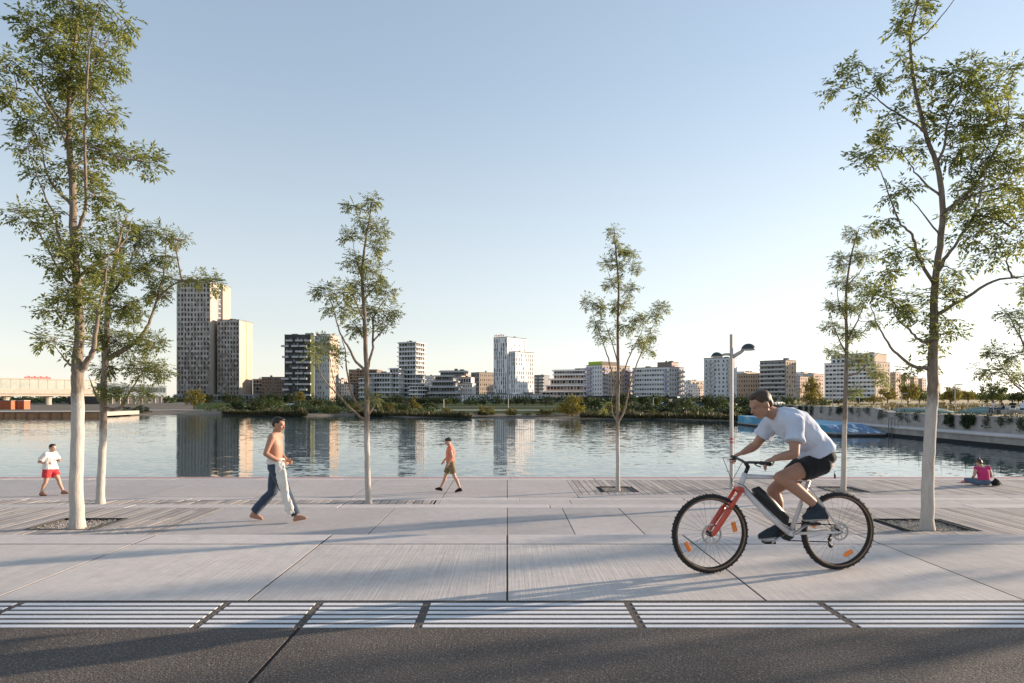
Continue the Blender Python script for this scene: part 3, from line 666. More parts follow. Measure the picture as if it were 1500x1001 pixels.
def head_parts(mb, c, f, u, k=1.0):
    f = V(f).normalized(); u = (V(u) - f * V(u).dot(f)).normalized(); l = u.cross(f)
    rot = Matrix((f, l, u)).transposed()
    P = lambda x, y, z: V(c) + f * x * k + l * y * k + u * z * k
    mb.ell(P(-.008, 0, .028), (.098 * k, .076 * k, .088 * k), rot, 18, 14)        # skull
    mb.ell(P(.022, 0, -.035), (.070 * k, .060 * k, .080 * k), rot, 16, 12)       # face
    mb.ell(P(.055, 0, -.092), (.030 * k, .032 * k, .022 * k), rot)               # chin
    for s in (-1, 1):
        mb.capsule(P(.0, s * .050, -.06), P(.05, s * .022, -.092), .024 * k, .020 * k, 8)   # jaw
        mb.ell(P(.062, s * .034, -.028), (.024 * k, .022 * k, .020 * k), rot)    # cheek
        mb.ell(P(-.012, s * .078, -.012), (.020 * k, .009 * k, .033 * k), rot)   # ear
    mb.capsule(P(.080, -.036, .022), P(.080, .036, .022), .013 * k, .013 * k, 8)  # brow
    mb.capsule(P(.085, 0, .012), P(.108, 0, -.028), .009 * k, .014 * k, 8)        # nose
    mb.ell(P(.090, 0, -.060), (.012 * k, .022 * k, .008 * k), rot)               # lips
    return P, rot
def face_bits(P, rot, root, k=1.0):
    for s in (-1, 1):
        e = MB(); e.ell(P(.078, s * .032, .004), (.009 * k, .012 * k, .006 * k), rot, 10, 8); ew = e.build('eye', 'eye_white', root, smooth=True)
        e = MB(); e.ell(P(.085, s * .032, .004), (.004 * k, .006 * k, .006 * k), rot, 8, 6); e.build('iris', 'eye_dark', ew, smooth=True)
    e = MB(); e.capsule(P(.098, -.018, -.060), P(.098, .018, -.060), .0055 * k, .0055 * k, 8); e.build('mouth', 'lip', root, smooth=True)
def hand(mb, w, d, n, k=1.0, curl=.5, thumb=1, spread=.018):
    # w wrist, d finger direction, n palm normal (fingers curl towards n), thumb: side sign
    w = V(w); d = V(d).normalized(); n = (V(n) - d * V(n).dot(d)).normalized(); s = d.cross(n) * thumb
    rot = Matrix((s, n, d)).transposed()
    mb.ell(w + d * .045 * k, (.040 * k, .016 * k, .055 * k), rot, 12, 10)
    for i, (o, ln) in enumerate(((.027, .072), (.009, .082), (-.010, .076), (-.027, .060))):
        a = w + d * (.085 - abs(o) * .25) * k + s * o * k
        q = d.copy(); p = a; seg = ln / 3 * k
        ax = s * thumb
        for j in range(3):
            ang = curl * (.55 + .25 * j) * (1 + .08 * i)
            q = (q * math.cos(ang) + n * math.sin(ang)).normalized()
            e = p + q * seg; mb.capsule(p, e, (.0098 - .0012 * j) * k, (.0092 - .0014 * j) * k, 8); p = e
    a = w + d * .022 * k + s * .030 * k; m = a + (s * .75 + d * .75 + n * .25).normalized() * .038 * k
    mb.capsule(a, m, .013 * k, .010 * k, 8)
    mb.capsule(m, m + (d * .85 + s * .15 + n * (.3 + curl * .6)).normalized() * .032 * k, .010 * k, .008 * k, 8)
def limb(mb, pts, rad):
    for (a, b_), (ra, rb) in zip(zip(pts[:-1], pts[1:]), zip(rad[:-1], rad[1:])): mb.capsule(a, b_, ra, rb, 12)
def muscle(a, b_, t, off=(0, 0, 0)): return V(a).lerp(V(b_), t) + V(off)
def foot(mb, ank, toe, k=1.0, sole=0, fat=1.0):
    ank, toe = V(ank), V(toe); d = toe - ank; dl = V((d.x, d.y, d.z)); heel = ank + V((0, 0, -.055 * k)) - V((d.x, d.y, 0)).normalized() * .035 * k
    mb.capsule(ank, heel, .034 * k * fat, .032 * k * fat); mb.capsule(ank, ank.lerp(toe, .6), .036 * k * fat, .030 * k * fat)
    mb.capsule(heel, toe, .030 * k * fat, .026 * k * fat); mb.capsule(ank.lerp(toe, .55), toe, .034 * k * fat, .026 * k * fat)
def body(root, J, skin, k=1.0, vox=.009, hands=None, toes=True, fat=1.0):
    b = MB(); side = V(J['sL']) - V(J['sR'])
    pel, wai, che, nb, hd = [V(J[q]) for q in ('pelvis', 'waist', 'chest', 'neck', 'head')]
    up = (che - wai).normalized()
    b.loft([(pel - (wai - pel).normalized() * .09, .08 * fat, .07 * fat), (pel - (wai - pel).normalized() * .05, .15 * fat, .105 * fat), (pel + (wai - pel) * .3, .165 * fat, .115 * fat), (wai, .135 * fat, .098 * fat), (wai.lerp(che, .5), .15 * fat, .112 * fat), (che, .165 * fat, .118 * fat), (che.lerp(nb, .5), .165 * fat, .095 * fat),
            (che.lerp(nb, .82), .125, .07), (nb, .07, .062)], side, 20)
    for s in 'LR':
        sh, e, w_ = V(J['s' + s]), V(J['e' + s]), V(J['w' + s])
        b.capsule(nb + (che - nb) * .1, sh, .055, .062)
        limb(b, [sh, sh.lerp(e, .45), e, e.lerp(w_, .3), w_], [.060, .050 * fat, .040, .043, .027])
        h_, kn, an, to = [V(J[q + s]) for q in 'hkat']
        limb(b, [h_, h_.lerp(kn, .4), kn, kn.lerp(an, .3) + (V((-.018, 0, 0)) if True else 0), an], [.092 * fat, .080 * fat, .055, .055, .036])
        foot(b, an, to)
        hh = (hands or {}).get(s)
        if hh: hand(b, w_, hh[0], hh[1], 1.0, hh[2], hh[3])
    b.capsule(nb + (che - nb) * .12, hd - V(J['up']) * .045 - V(J['face']) * .01, .062, .055)
    P, rot = head_parts(b, hd, J['face'], J['up'])
    o = b.fused('body', skin, vox, root, 3)
    face_bits(P, rot, root)
    return P, rot
def hair(root, P, rot, mats, kind='short', name='hair'):
    b = MB()
    b.ell(P(-.022, 0, .045), (.094, .083, .082), rot, 18, 14)
    if kind != 'cap': b.ell(P(-.055, 0, .0), (.055, .070, .065), rot, 16, 12); b.ell(P(.03, 0, .092), (.055, .055, .03), rot)
    if kind == 'bun': b.ell(P(-.055, 0, .135), (.040, .042, .038), rot)
    if kind == 'cap':
        b.ell(P(-.01, 0, .055), (.101, .086, .078), rot, 18, 14)
        b.loft([(P(.06, 0, .045), .070, .012), (P(.12, 0, .034), .062, .008), (P(.160, 0, .022), .035, .006)], rot @ V((0, 1, 0)), 12)
    return b.fused(name, mats, .008, root, 2, .004, 22)
def torso_cloth(root, J, name, mats, len_=0.0, sleeve=.55, slack=.022, vox=.011, fat=1.0, neckcut=.88, wrk=.006, flare=.0):
    b = MB(); side = V(J['sL']) - V(J['sR']); pel, wai, che, nb = [V(J[q]) for q in ('pelvis', 'waist', 'chest', 'neck')]
    dn = (pel - wai).normalized(); q = slack
    hem = wai.lerp(pel, len_)
    b.loft([(hem, .168 * fat + q + flare, .122 * fat + q + flare), (hem.lerp(wai, .5), .160 * fat + q + flare * .6, .116 * fat + q + flare * .6), (wai, .150 * fat + q, .112 * fat + q), (wai.lerp(che, .5), .156 * fat + q, .116 * fat + q), (che, .168 * fat + q, .122 * fat + q), (che.lerp(nb, .5), .170 * fat + q * .8, .100 * fat + q * .8), (che.lerp(nb, neckcut), .128, .092)], side, 22)
    for s in 'LR':
        sh, e = V(J['s' + s]), V(J['e' + s])
        b.capsule(che.lerp(nb, .86 if sleeve else .75), sh, .078 if sleeve else .066, .074 + q * .2)
        if sleeve:
            b.loft([(sh.lerp(che, .25), .07, .07), (sh, .075 + q * .3, .075 + q * .3), (sh.lerp(e, sleeve * .6), .064 + q * .6, .064 + q * .6), (sh.lerp(e, sleeve), .060 + q, .060 + q)], None, 14)
    return b.fused(name, mats, vox, root, 3, wrk, 9, 3)
def legs_cloth(root, J, name, mats, t_end, slack=.018, vox=.011, fat=1.0, top=.55, wrk=.006):
    # t_end: 0..1 thigh, 1..2 shin
    b = MB(); side = V(J['hL']) - V(J['hR']); pel, wai = V(J['pelvis']), V(J['waist']); ax = (wai - pel).normalized(); q = slack
    b.loft([(pel - ax * .10, .10 * fat, .09 * fat), (pel - ax * .05, .165 * fat + q * .5, .118 * fat + q * .5), (pel + ax * .04, .172 * fat + q * .5, .122 * fat + q * .5), (pel.lerp(wai, top), .158 * fat + q * .3, .112 * fat + q * .3)], side, 20)
    for s in 'LR':
        h_, kn, an = V(J['h' + s]), V(J['k' + s]), V(J['a' + s])
        pts = [(h_ + (h_ - kn).normalized() * .02, .085 * fat + q * .5), (h_, .094 * fat + q * .7)]
        if t_end <= 1: pts += [(h_.lerp(kn, t_end * .5), .088 * fat + q), (h_.lerp(kn, t_end), .076 * fat + q * 1.3)]
        else: pts += [(h_.lerp(kn, .5), .080 * fat + q), (kn, .060 + q), (kn.lerp(an, .35) + V((-.012, 0, 0)), .058 + q), (kn.lerp(an, t_end - 1), .046 + q * 1.2)]
        b.loft([(p, r, r) for p, r in pts], None, 14)
    return b.fused(name, mats, vox, root, 3, wrk, 9, 8)
def shoe(root, an, to, mats, sole='shoe_sole', vox=.008):
    an, to = V(an), V(to); b = MB(); foot(b, an, to, 1.0, fat=1.22); o = b.fused('shoe', mats, vox, root, 3)
    d = V((to.x - an.x, to.y - an.y, to.z - an.z + .055)).normalized(); lo = min(v.co.z for v in o.data.vertices)
    heel = an + V((0, 0, -.082)) - V((d.x, d.y, 0)) * .035; tt = to + V((0, 0, -.026)) + V((d.x, d.y, 0)) * .02
    b = MB(); b.loft([(heel, .034, .014), (heel.lerp(tt, .5), .036, .012), (tt, .036, .010)], V((0, 1, 0)), 12); b.fused('sole', sole, .008, o, 2)
    return o
# ---------------------------------------------------------------- bicycle
Yf, Yr = 5.98, 6.11
pf = V(((1040 - CX) / F * Yf, Yf, 0)); pr = V(((1227 - CX) / F * Yr, Yr, 0))
fw = (pf - pr); WB = fw.length; rz = math.atan2(fw.y, fw.x)
mat('tyre_rubber', (.022, .021, .02), .3, 40, .85, bstr=.3); mat('tyre_wall', (.20, .13, .085), .2, 30, .8); mat('spoke_steel', (.16, .16, .16), .1, 20, .6, .3, bstr=0); mat('alloy', (.45, .45, .46), .08, 20, .32, 1, bstr=0); mat('black_metal', (.02, .02, .022), .2, 20, .4, .2, bstr=0)
mat('frame_paint', (.62, .60, .60), .04, 10, .28, 0, bstr=0, spec=.6); mat('red_fork', (.55, .07, .035), .06, 10, .3, 0, bstr=0, spec=.6); mat('reflector', (.85, .22, .03), .1, 60, .25, bstr=.3, spec=.8); mat('grip_rubber', (.02, .02, .02), .2, 40, .8)
bike = empty('bicycle', pr, rz, 'white mountain bike with red suspension fork and thick black battery, ridden to the left', 'bicycle')
RW = .345
def wheel(cx, disc_r, cass):
    w_ = MB(); c = V((cx, 0, RW)); ax = V((0, 1, 0))
    root = None
    w_.torus(c, ax, RW - .035, .014, 64, 8, .013); rim = w_.build('wheel', 'black_metal', bike, smooth=True)
    t = MB(); t.torus(c, ax, RW - .026, .026, 72, 10, .029)
    for k in range(72):       # tread knobs
        a = 2 * math.pi * k / 72; d = V((math.cos(a), 0, math.sin(a))); tn = V((-d.z, 0, d.x))
        for yy in (-.014, .014) if k % 2 else (0,):
            p = c + d * (RW - .001) + V((0, yy, 0)); t.tube([p - tn * .006, p + tn * .006], .0045, 5)
    t.build('tyre', 'tyre_rubber', rim, smooth=True)
    t = MB()
    for s in (-1, 1): t.torus(c + V((0, s * .0245, 0)), ax, RW - .036, .0085, 64, 6, .006)
    t.build('tyre_wall', 'tyre_wall', rim, smooth=True)
    s_ = MB()
    for k in range(32):
        a = 2 * math.pi * k / 32; a2 = a + (.35 if k % 4 < 2 else -.35); s = -1 if k % 2 else 1
        s_.tube([c + V((math.cos(a2) * .022, s * .026, math.sin(a2) * .022)), c + V((math.cos(a) * (RW - .048), 0, math.sin(a) * (RW - .048)))], .0011, 4)
    s_.build('spokes', 'spoke_steel', rim)
    h = MB(); h.tube([c + V((0, -.055, 0)), c + V((0, -.03, 0)), c + V((0, -.02, 0)), c + V((0, .02, 0)), c + V((0, .03, 0)), c + V((0, .055, 0))], [.014, .026, .018, .018, .026, .014], 16); h.build('hub', 'black_metal', rim, smooth=True)
    d = MB(); d.torus(c + V((0, .036, 0)), ax, disc_r - .008, .009, 48, 4, .001)
    for k in range(6): a = k * math.pi / 3; d.tube([c + V((math.cos(a) * .02, .036, math.sin(a) * .02)), c + V((math.cos(a + .3) * (disc_r - .012), .036, math.sin(a + .3) * (disc_r - .012)))], .004, 5)
    d.build('brake_disc', 'alloy', rim)
    for a in ((2.9, -.5) if not cass else (.35, 4.25)):
        r_ = MB(); dd = V((math.cos(a), 0, math.sin(a))); tn = V((-dd.z, 0, dd.x)); p = c + dd * (RW * .66)
        r_.loft([(p - tn * .045, .006, .016), (p - tn * .035, .008, .022), (p + tn * .035, .008, .022), (p + tn * .045, .006, .016)], ax, 10); r_.build('spoke_reflector', 'reflector', rim)
    if cass:
        g = MB()
        for i, r in enumerate((.052, .046, .040, .035, .030, .026, .022)): g.disc(c + V((0, -.020 - i * .004, 0)), ax, r, .0022, 28)
        g.build('cassette', 'alloy', rim)
    return rim
wheel(WB, .09, False); wheel(0, .08, True)
A_ = V((0, 0, RW)); BB = V((.445, 0, .335)); ST = V((.27, 0, .80)); HT = V((WB - .325, 0, .87)); HB = V((WB - .27, 0, .745)); AXF = V((WB, 0, RW))
b = MB()
b.tube([ST, ST.lerp(HT, .5) + V((0, 0, -.005)), HT + V((.01, 0, -.03))], [.017, .019, .024], 14)
b.tube([BB, BB.lerp(HB, .5) + V((0, 0, -.012)), HB + V((-.005, 0, .02))], [.032, .034, .028], 14)
b.tube([BB, ST], [.021, .017], 14); b.tube([HB, HT], [.026, .025], 16)
b.tube([BB + V((0, -.04, 0)), BB + V((0, .04, 0))], .026, 16)
for s in (-1, 1):
    b.tube([BB + V((-.03, s * .028, 0)), BB.lerp(A_, .5) + V((0, s * .05, -.002)), A_ + V((.01, s * .066, 0))], [.014, .012, .010], 10)
    b.tube([ST + V((.01, s * .018, -.06)), ST.lerp(A_, .5) + V((0, s * .045, -.03)), A_ + V((.005, s * .066, .01))], [.010, .009, .009], 10)
b.build('frame', 'frame_paint', bike, smooth=True)
b = MB(); e0, e1 = V((WB - .42, 0, .715)), V((.50, 0, .445)); n_ = V((-.5, 0, .86))
b.loft([(e0 + V((.02, 0, -.01)), .030, .03), (e0, .036, .05), (e0.lerp(e1, .5) + V((0, 0, .01)), .038, .058), (e1, .036, .055), (e1 + V((-.02, 0, -.01)), .030, .035)], V((0, 1, 0)), 14)
b.build('battery', 'black_metal', bike, smooth=True)
fk = MB(); sa = (HT - HB).normalized()
fk.tube([HB - sa * .015 + V((0, -.055, 0)), HB - sa * .02, HB - sa * .015 + V((0, .055, 0))], [.026, .030, .026], 12)
for s in (-1, 1):
    top = HB - sa * .02 + V((0, s * .062, 0)); bot = AXF + V((0, s * .062, 0))
    fk.tube([top, top.lerp(bot, .45)], .017, 12); fk.tube([top.lerp(bot, .42), top.lerp(bot, .5), bot + (top - bot) * .03, bot], [.024, .025, .022, .017], 12)
fk.tube([AXF + V((0, -.07, 0)), AXF + V((0, .07, 0))], .010, 10)
arch = [HB - sa * .16 + V((.03, s * .055, 0)) for s in (-1, 1)]; fk.tube([arch[0], (arch[0] + arch[1]) / 2 + V((.03, 0, .03)), arch[1]], .012, 8)
fork = fk.build('fork', 'red_fork', bike, smooth=True)
cal = MB(); cal.loft([(AXF + V((-.055, .055, .06)), .014, .016), (AXF + V((-.085, .055, .10)), .014, .016)], V((0, 1, 0)), 10); cal.build('brake_caliper', 'black_metal', fork)
HC = HT + sa * .085 + V((.035, 0, .015))
sm = MB(); sm.tube([HT, HT + sa * .07], .017, 12); sm.tube([HT + sa * .06, HC], .018, 10); sm.build('stem', 'black_metal', bike, smooth=True)
hb = MB(); bar = []
for t_ in (-.36, -.22, -.08, 0, .08, .22, .36): bar.append(HC + V((-.045 * (abs(t_) / .36) ** 1.5, t_, .02 * min(1, abs(t_) / .15))))
hb.tube(bar, .0125, 10); hbo = hb.build('handlebar', 'black_metal', bike, smooth=True)
for s in (-1, 1):
    g = MB(); a, c = bar[0 if s < 0 else -1], bar[1 if s < 0 else -2]; g.tube([a, a.lerp(c, .9)], .017, 12); g.build('grip', 'grip_rubber', hbo, smooth=True)
    l = MB(); q = a.lerp(c, 1.05); l.tube([q, q + V((.04, 0, -.01)), q + V((.05, s * .06, -.02)), q + V((.04, s * .11, -.025))], [.008, .007, .005, .005], 8); l.build('brake_lever', 'black_metal', hbo, smooth=True)
cb = MB(); p0 = bar[-2] + V((.03, 0, 0)); cb.tube([p0, p0 + V((.11, -.03, .0)), HB + V((.09, .03, .05)), HB + V((.03, .03, -.05)), AXF + V((-.04, .05, .12))], .0028, 6)
p0 = bar[1] + V((.03, 0, 0)); cb.tube([p0, p0 + V((.12, .04, .01)), HB + V((.07, .0, .06)), HB + V((-.03, .03, .02)), BB + V((.1, .03, .08)), BB + V((0, .03, .03))], .0028, 6); cb.build('cables', 'black_metal', bike, smooth=True)
sp = MB(); sd_ = (ST - BB).normalized(); SP = ST + sd_ * .10; sp.tube([ST - sd_ * .05, SP], .0145, 12); sp.build('seat_post', 'black_metal', bike, smooth=True)
SD = SP + V((-.02, 0, .035))
sl = MB(); sl.loft([(SD + V((-.13, 0, .005)), .05, .012), (SD + V((-.10, 0, .012)), .074, .022), (SD + V((-.03, 0, .008)), .060, .022), (SD + V((.05, 0, .004)), .030, .018), (SD + V((.13, 0, .0)), .020, .014), (SD + V((.15, 0, -.004)), .010, .008)], V((0, 1, 0)), 16); sl.build('saddle', 'black_cloth', bike, smooth=True)
ck = MB(); ck.disc(BB + V((0, -.052, 0)), V((0, 1, 0)), .078, .004, 36); ck.build('chainring', 'black_metal', bike)
PL, PR = BB + V((-.135, .10, .105)), BB + V((.135, -.10, -.105))
for nm, pe, s in (('L', PL, 1), ('R', PR, -1)):
    cr = MB(); cr.loft([(BB + V((0, s * .06, 0)), .018, .010), (V((pe.x, s * .075, pe.z)), .013, .008)], V((0, 1, 0)), 10); co_ = cr.build('crank', 'alloy', bike, smooth=True)
    pd = MB(); pd.box(pe.x - .05, pe.x + .05, pe.y - .005 if s > 0 else pe.y - .07, pe.y + .07 if s > 0 else pe.y + .005, pe.z - .011, pe.z + .011); pd.build('pedal', 'black_metal', co_)
ch = MB(); r1, r2 = .078, .044; y_ = -.048
ch.tube([BB + V((0, y_, r1)), A_ + V((0, y_, r2))], .0055, 6); ch.tube([BB + V((0, y_, -r1)), A_ + V((.05, y_, -.11)), A_ + V((.03, y_, -.145))], .0055, 6); ch.build('chain', 'black_metal', bike)
dr = MB(); dr.loft([(A_ + V((0, -.075, -.02)), .012, .014), (A_ + V((.03, -.075, -.08)), .010, .012), (A_ + V((.04, -.065, -.15)), .008, .012)], V((0, 1, 0)), 10)
for q in (V((.045, -.05, -.085)), V((.035, -.05, -.145))): dr.disc(A_ + q, V((0, 1, 0)), .02, .004, 16)
dr.build('derailleur', 'black_metal', bike, smooth=True)
# rider, in the frame of the bicycle
rid = empty('person', pr, rz, 'cyclist in pale blue T-shirt and black shorts leaning over the handlebar', 'person')
gL, gR = bar[-1].lerp(bar[-2], .45), bar[0].lerp(bar[1], .45)
J = dict(pelvis=(.185, 0, 1.01), waist=(.26, 0, 1.145), chest=(.42, 0, 1.295), neck=(.575, 0, 1.385), head=(.72, 0, 1.475), face=(.90, .05, -.42), up=(.42, 0, .90),
         sL=(.51, .19, 1.315), sR=(.51, -.19, 1.315), eL=(.565, .285, 1.06), eR=(.63, -.285, 1.09), wL=tuple(gL + V((-.085, 0, .045))), wR=tuple(gR + V((-.085, 0, .045))),
         hL=(.20, .09, .965), hR=(.20, -.09, .965), kL=(.60, .11, .84), kR=(.555, -.10, .70), aL=(.225, .115, .555), aR=(.48, -.115, .365), tL=(.375, .125, .495), tR=(.655, -.125, .285))
P, rot = body(rid, J, 'skin_tan', vox=.0085, hands={'L': ((.93, 0, -.36), (.1, 0, -1), .95, 1), 'R': ((.93, 0, -.36), (.1, 0, -1), .95, -1)})
hair(rid, P, rot, 'hair_brown', 'short')
torso_cloth(rid, J, 'shirt', 'pale_blue_cloth', .75, .62, .030, flare=.012, wrk=.014)
legs_cloth(rid, J, 'shorts', 'black_cloth', .52, .018)
for s in 'LR':
    shoe(rid, J['a' + s], J['t' + s], 'shoe_dark')
    k_ = MB(); a, k2 = V(J['a' + s]), V(J['k' + s]); k_.tube([a, a.lerp(k2, .2)], [.040, .046], 12); k_.fused('sock', 'black_cloth' if s == 'R' else 'shoe_dark', .008, rid, 2)
# ---------------------------------------------------------------- walkers
def at(px, py, z): return G(px, py, z)
wk = empty('person', at(404, 764, Z2), 0, 'shirtless dark-haired man walking barefoot in jeans with a pale shirt tied at his waist', 'person')
J = dict(pelvis=(0, 0, .91), waist=(.0, 0, 1.04), chest=(-.01, 0, 1.25), neck=(-.005, 0, 1.44), head=(.045, 0, 1.592), face=(.96, -.1, -.22), up=(.2, 0, .97), sL=(0, .19, 1.395), sR=(0, -.19, 1.395),
         eL=(-.06, .25, 1.13), eR=(-.08, -.25, 1.13), wL=(.14, .15, .985), wR=(.13, -.15, .985), hL=(-.01, .09, .885), hR=(.02, -.09, .885),
         kR=(.21, -.10, .49), aR=(.375, -.10, .10), tR=(.52, -.105, .075), kL=(-.09, .09, .46), aL=(-.40, .09, .125), tL=(-.265, .09, .03))
P, rot = body(wk, J, 'skin_tan', hands={'L': ((.85, -.3, -.3), (0, -1, 0), .8, -1), 'R': ((.85, .3, -.3), (0, 1, 0), .8, 1)}, vox=.01)
hair(wk, P, rot, 'hair_dark'); legs_cloth(wk, J, 'jeans', 'denim', 1.94, .024, wrk=.009)
b = MB(); b.loft([(V((0, 0, .955)), .195, .15), (V((0, 0, 1.0)), .182, .138), (V((.005, 0, 1.04)), .168, .125)], V((0, 1, 0)), 22)
b.loft([(V((.10, -.13, 1.01)), .07, .05), (V((.13, -.18, .90)), .085, .040), (V((.175, -.20, .68)), .080, .034), (V((.225, -.195, .45)), .066, .034), (V((.285, -.20, .24)), .075, .028), (V((.31, -.20, .15)), .060, .020)], V((1, .2, .3)), 14)
b.fused('tied_shirt', 'cream_cloth', .011, wk, 3, .018, 14)
md = empty('person', at(660, 721, Z3), math.pi, 'man in coral shirt, khaki shorts and dark cap walking left along the water', 'person')
J = dict(pelvis=(0, 0, .90), waist=(.01, 0, 1.03), chest=(.0, 0, 1.24), neck=(.02, 0, 1.42), head=(.07, 0, 1.565), face=(.97, 0, -.2), up=(.2, 0, .98), sL=(.01, .185, 1.375), sR=(.01, -.185, 1.375),
         eL=(-.07, .24, 1.12), eR=(.06, -.24, 1.12), wL=(.05, .22, .90), wR=(.22, -.2, .95), hL=(-.02, .09, .875), hR=(.02, -.09, .875), kL=(-.13, .09, .48), aL=(-.30, .09, .12), tL=(-.165, .09, .03),
         kR=(.17, -.09, .47), aR=(.32, -.09, .11), tR=(.46, -.09, .085))
P, rot = body(md, J, 'skin_pale', hands={'L': ((.3, 0, -1), (.2, -1, 0), .5, 1), 'R': ((.5, 0, -.8), (.2, 1, 0), .5, -1)}, vox=.011)
hair(md, P, rot, 'cap_cloth', 'cap', 'cap'); torso_cloth(md, J, 'shirt', 'coral_cloth', .55, .3, .02); legs_cloth(md, J, 'shorts', 'khaki_cloth', .72, .022)
for s in 'LR': shoe(md, J['a' + s], J['t' + s], 'black_cloth')
rn = empty('person', at(73, 726, Z3), 0, 'man in loose white shirt and red shorts striding right at the far left', 'person')
J = dict(pelvis=(0, 0, .80), waist=(.0, 0, .92), chest=(-.005, 0, 1.12), neck=(.03, 0, 1.28), head=(.085, 0, 1.42), face=(.98, -.25, -.1), up=(.12, 0, .99), sL=(.02, .19, 1.235), sR=(.0, -.19, 1.235),
         eL=(.10, .25, 1.0), eR=(-.16, -.24, 1.03), wL=(.25, .08, 1.07), wR=(.04, -.17, .98), hL=(.02, .09, .775), hR=(-.02, -.09, .775), kR=(-.06, -.09, .42), aR=(-.19, -.09, .10), tR=(-.05, -.1, .03),
         kL=(.21, .09, .45), aL=(.34, .09, .12), tL=(.48, .09, .075))
P, rot = body(rn, J, 'skin_pale', hands={'L': ((.4, -.9, .2), (0, 0, -1), .9, 1), 'R': ((.9, .3, 0), (0, 1, 0), .9, 1)}, vox=.011, fat=1.08)
hair(rn, P, rot, 'hair_dark'); torso_cloth(rn, J, 'shirt', 'white_cloth', 1.05, .75, .04, fat=1.08, flare=.03, wrk=.014); legs_cloth(rn, J, 'shorts', 'red_cloth', .62, .032, fat=1.05)
for s in 'LR': shoe(rn, J['a' + s], J['t' + s], 'skin_brown', 'shoe_dark')
se = empty('person', at(1441, 712, Z3), math.pi / 2, 'seated woman in magenta top and jeans with hair in a bun, facing the water', 'person')
J = dict(pelvis=(0, 0, .135), waist=(.0, 0, .27), chest=(.045, 0, .46), neck=(.10, 0, .625), head=(.175, .03, .735), face=(.8, .25, -.55), up=(.5, .1, .85), sL=(.07, .205, .575), sR=(.07, -.205, .575),
         eL=(.03, .30, .33), eR=(.06, -.30, .32), wL=(.26, .20, .24), wR=(.27, -.22, .20), hL=(.03, .11, .12), hR=(.03, -.11, .12), kL=(.26, .42, .17), kR=(.26, -.40, .15), aL=(.40, .03, .09), aR=(.34, -.10, .08), tL=(.46, -.09, .05), tR=(.42, .10, .05))
P, rot = body(se, J, 'skin_pale', hands={'L': ((.8, -.5, -.2), (0, 0, -1), .6, -1), 'R': ((.8, .5, -.2), (0, 0, -1), .6, 1)}, vox=.011, fat=1.12)
hair(se, P, rot, 'hair_brown', 'bun'); torso_cloth(se, J, 'top', 'magenta_cloth', .5, 0, .012, fat=1.12, neckcut=.7); legs_cloth(se, J, 'jeans', 'denim_light', 1.9, .016, fat=1.1)
bagp = at(1459, 712, Z3)
bg_ = empty('shoulder_bag', bagp, .4, 'small black bag lying on the deck beside the seated woman', 'bag')
b = MB(); b.loft([(V((0, 0, .02)), .16, .10), (V((0, 0, .10)), .17, .11), (V((.01, 0, .19)), .13, .07), (V((.02, 0, .23)), .08, .03)], V((1, 0, 0)), 16); b.fused('bag_body', 'black_cloth', .012, bg_, 3, .012, 12)
b = MB(); b.tube(smooth_path([V((-.12, 0, .2)), V((-.16, -.08, .26)), V((-.05, -.14, .16)), V((.12, -.12, .04)), V((.14, 0, .16))], [.01] * 5, 5)[0], .010, 6); b.build('strap', 'black_cloth', bg_, smooth=True)
blk = empty('picnic_cloth', at(1416, 707, Z3), .2, 'crumpled pinkish cloth on the deck to the left of the seated woman', 'cloth')
b = MB(); b.loft([(V((-.18, 0, .015)), .06, .015), (V((-.08, .02, .03)), .14, .03), (V((.06, -.02, .035)), .15, .035), (V((.18, .01, .015)), .07, .015)], V((0, 1, 0)), 14); o = b.fused('cloth', 'coral_cloth', .012, blk, 3, .014, 14)
# ---------------------------------------------------------------- promenade lamp
mat('lamp_metal', (.42, .40, .39), .06, 12, .45, .35, bstr=0); mat('lamp_dome', (.055, .07, .075), .1, 14, .35, .3, bstr=0); mat('lamp_glass', (.65, .64, .6), .05, 20, .35, bstr=0)
lp = at(1071.5, 716, Z3); LY = lp.y; k_ = LY / F
la = empty('street_lamp', lp, 0, 'tall grey double-armed lamp post with dark dome heads on the lakeside deck', 'street lamp')
HH = (716 - 490) * k_
b = MB(); b.tube([V((0, 0, -.02)), V((0, 0, .02)), V((0, 0, .021)), V((0, 0, HH - .10))], [.15, .15, .058, .055], 16); b.loft([(V((0, 0, HH - .10)), .055, .055), (V((.0, 0, HH)), .055, .055)], None, 16)
pole = b.build('pole', 'lamp_metal', la, smooth=False)
for z in (2.72 * .5 + .05, ): pass
def zz(py): return (716 - py) * k_
for py in (643, 648, 677.5, 681): 
    b = MB(); b.tube([V((0, 0, zz(py) - .03)), V((0, 0, zz(py) + .03))], .0575, 16); b.build('red_band', 'red_paint', pole)
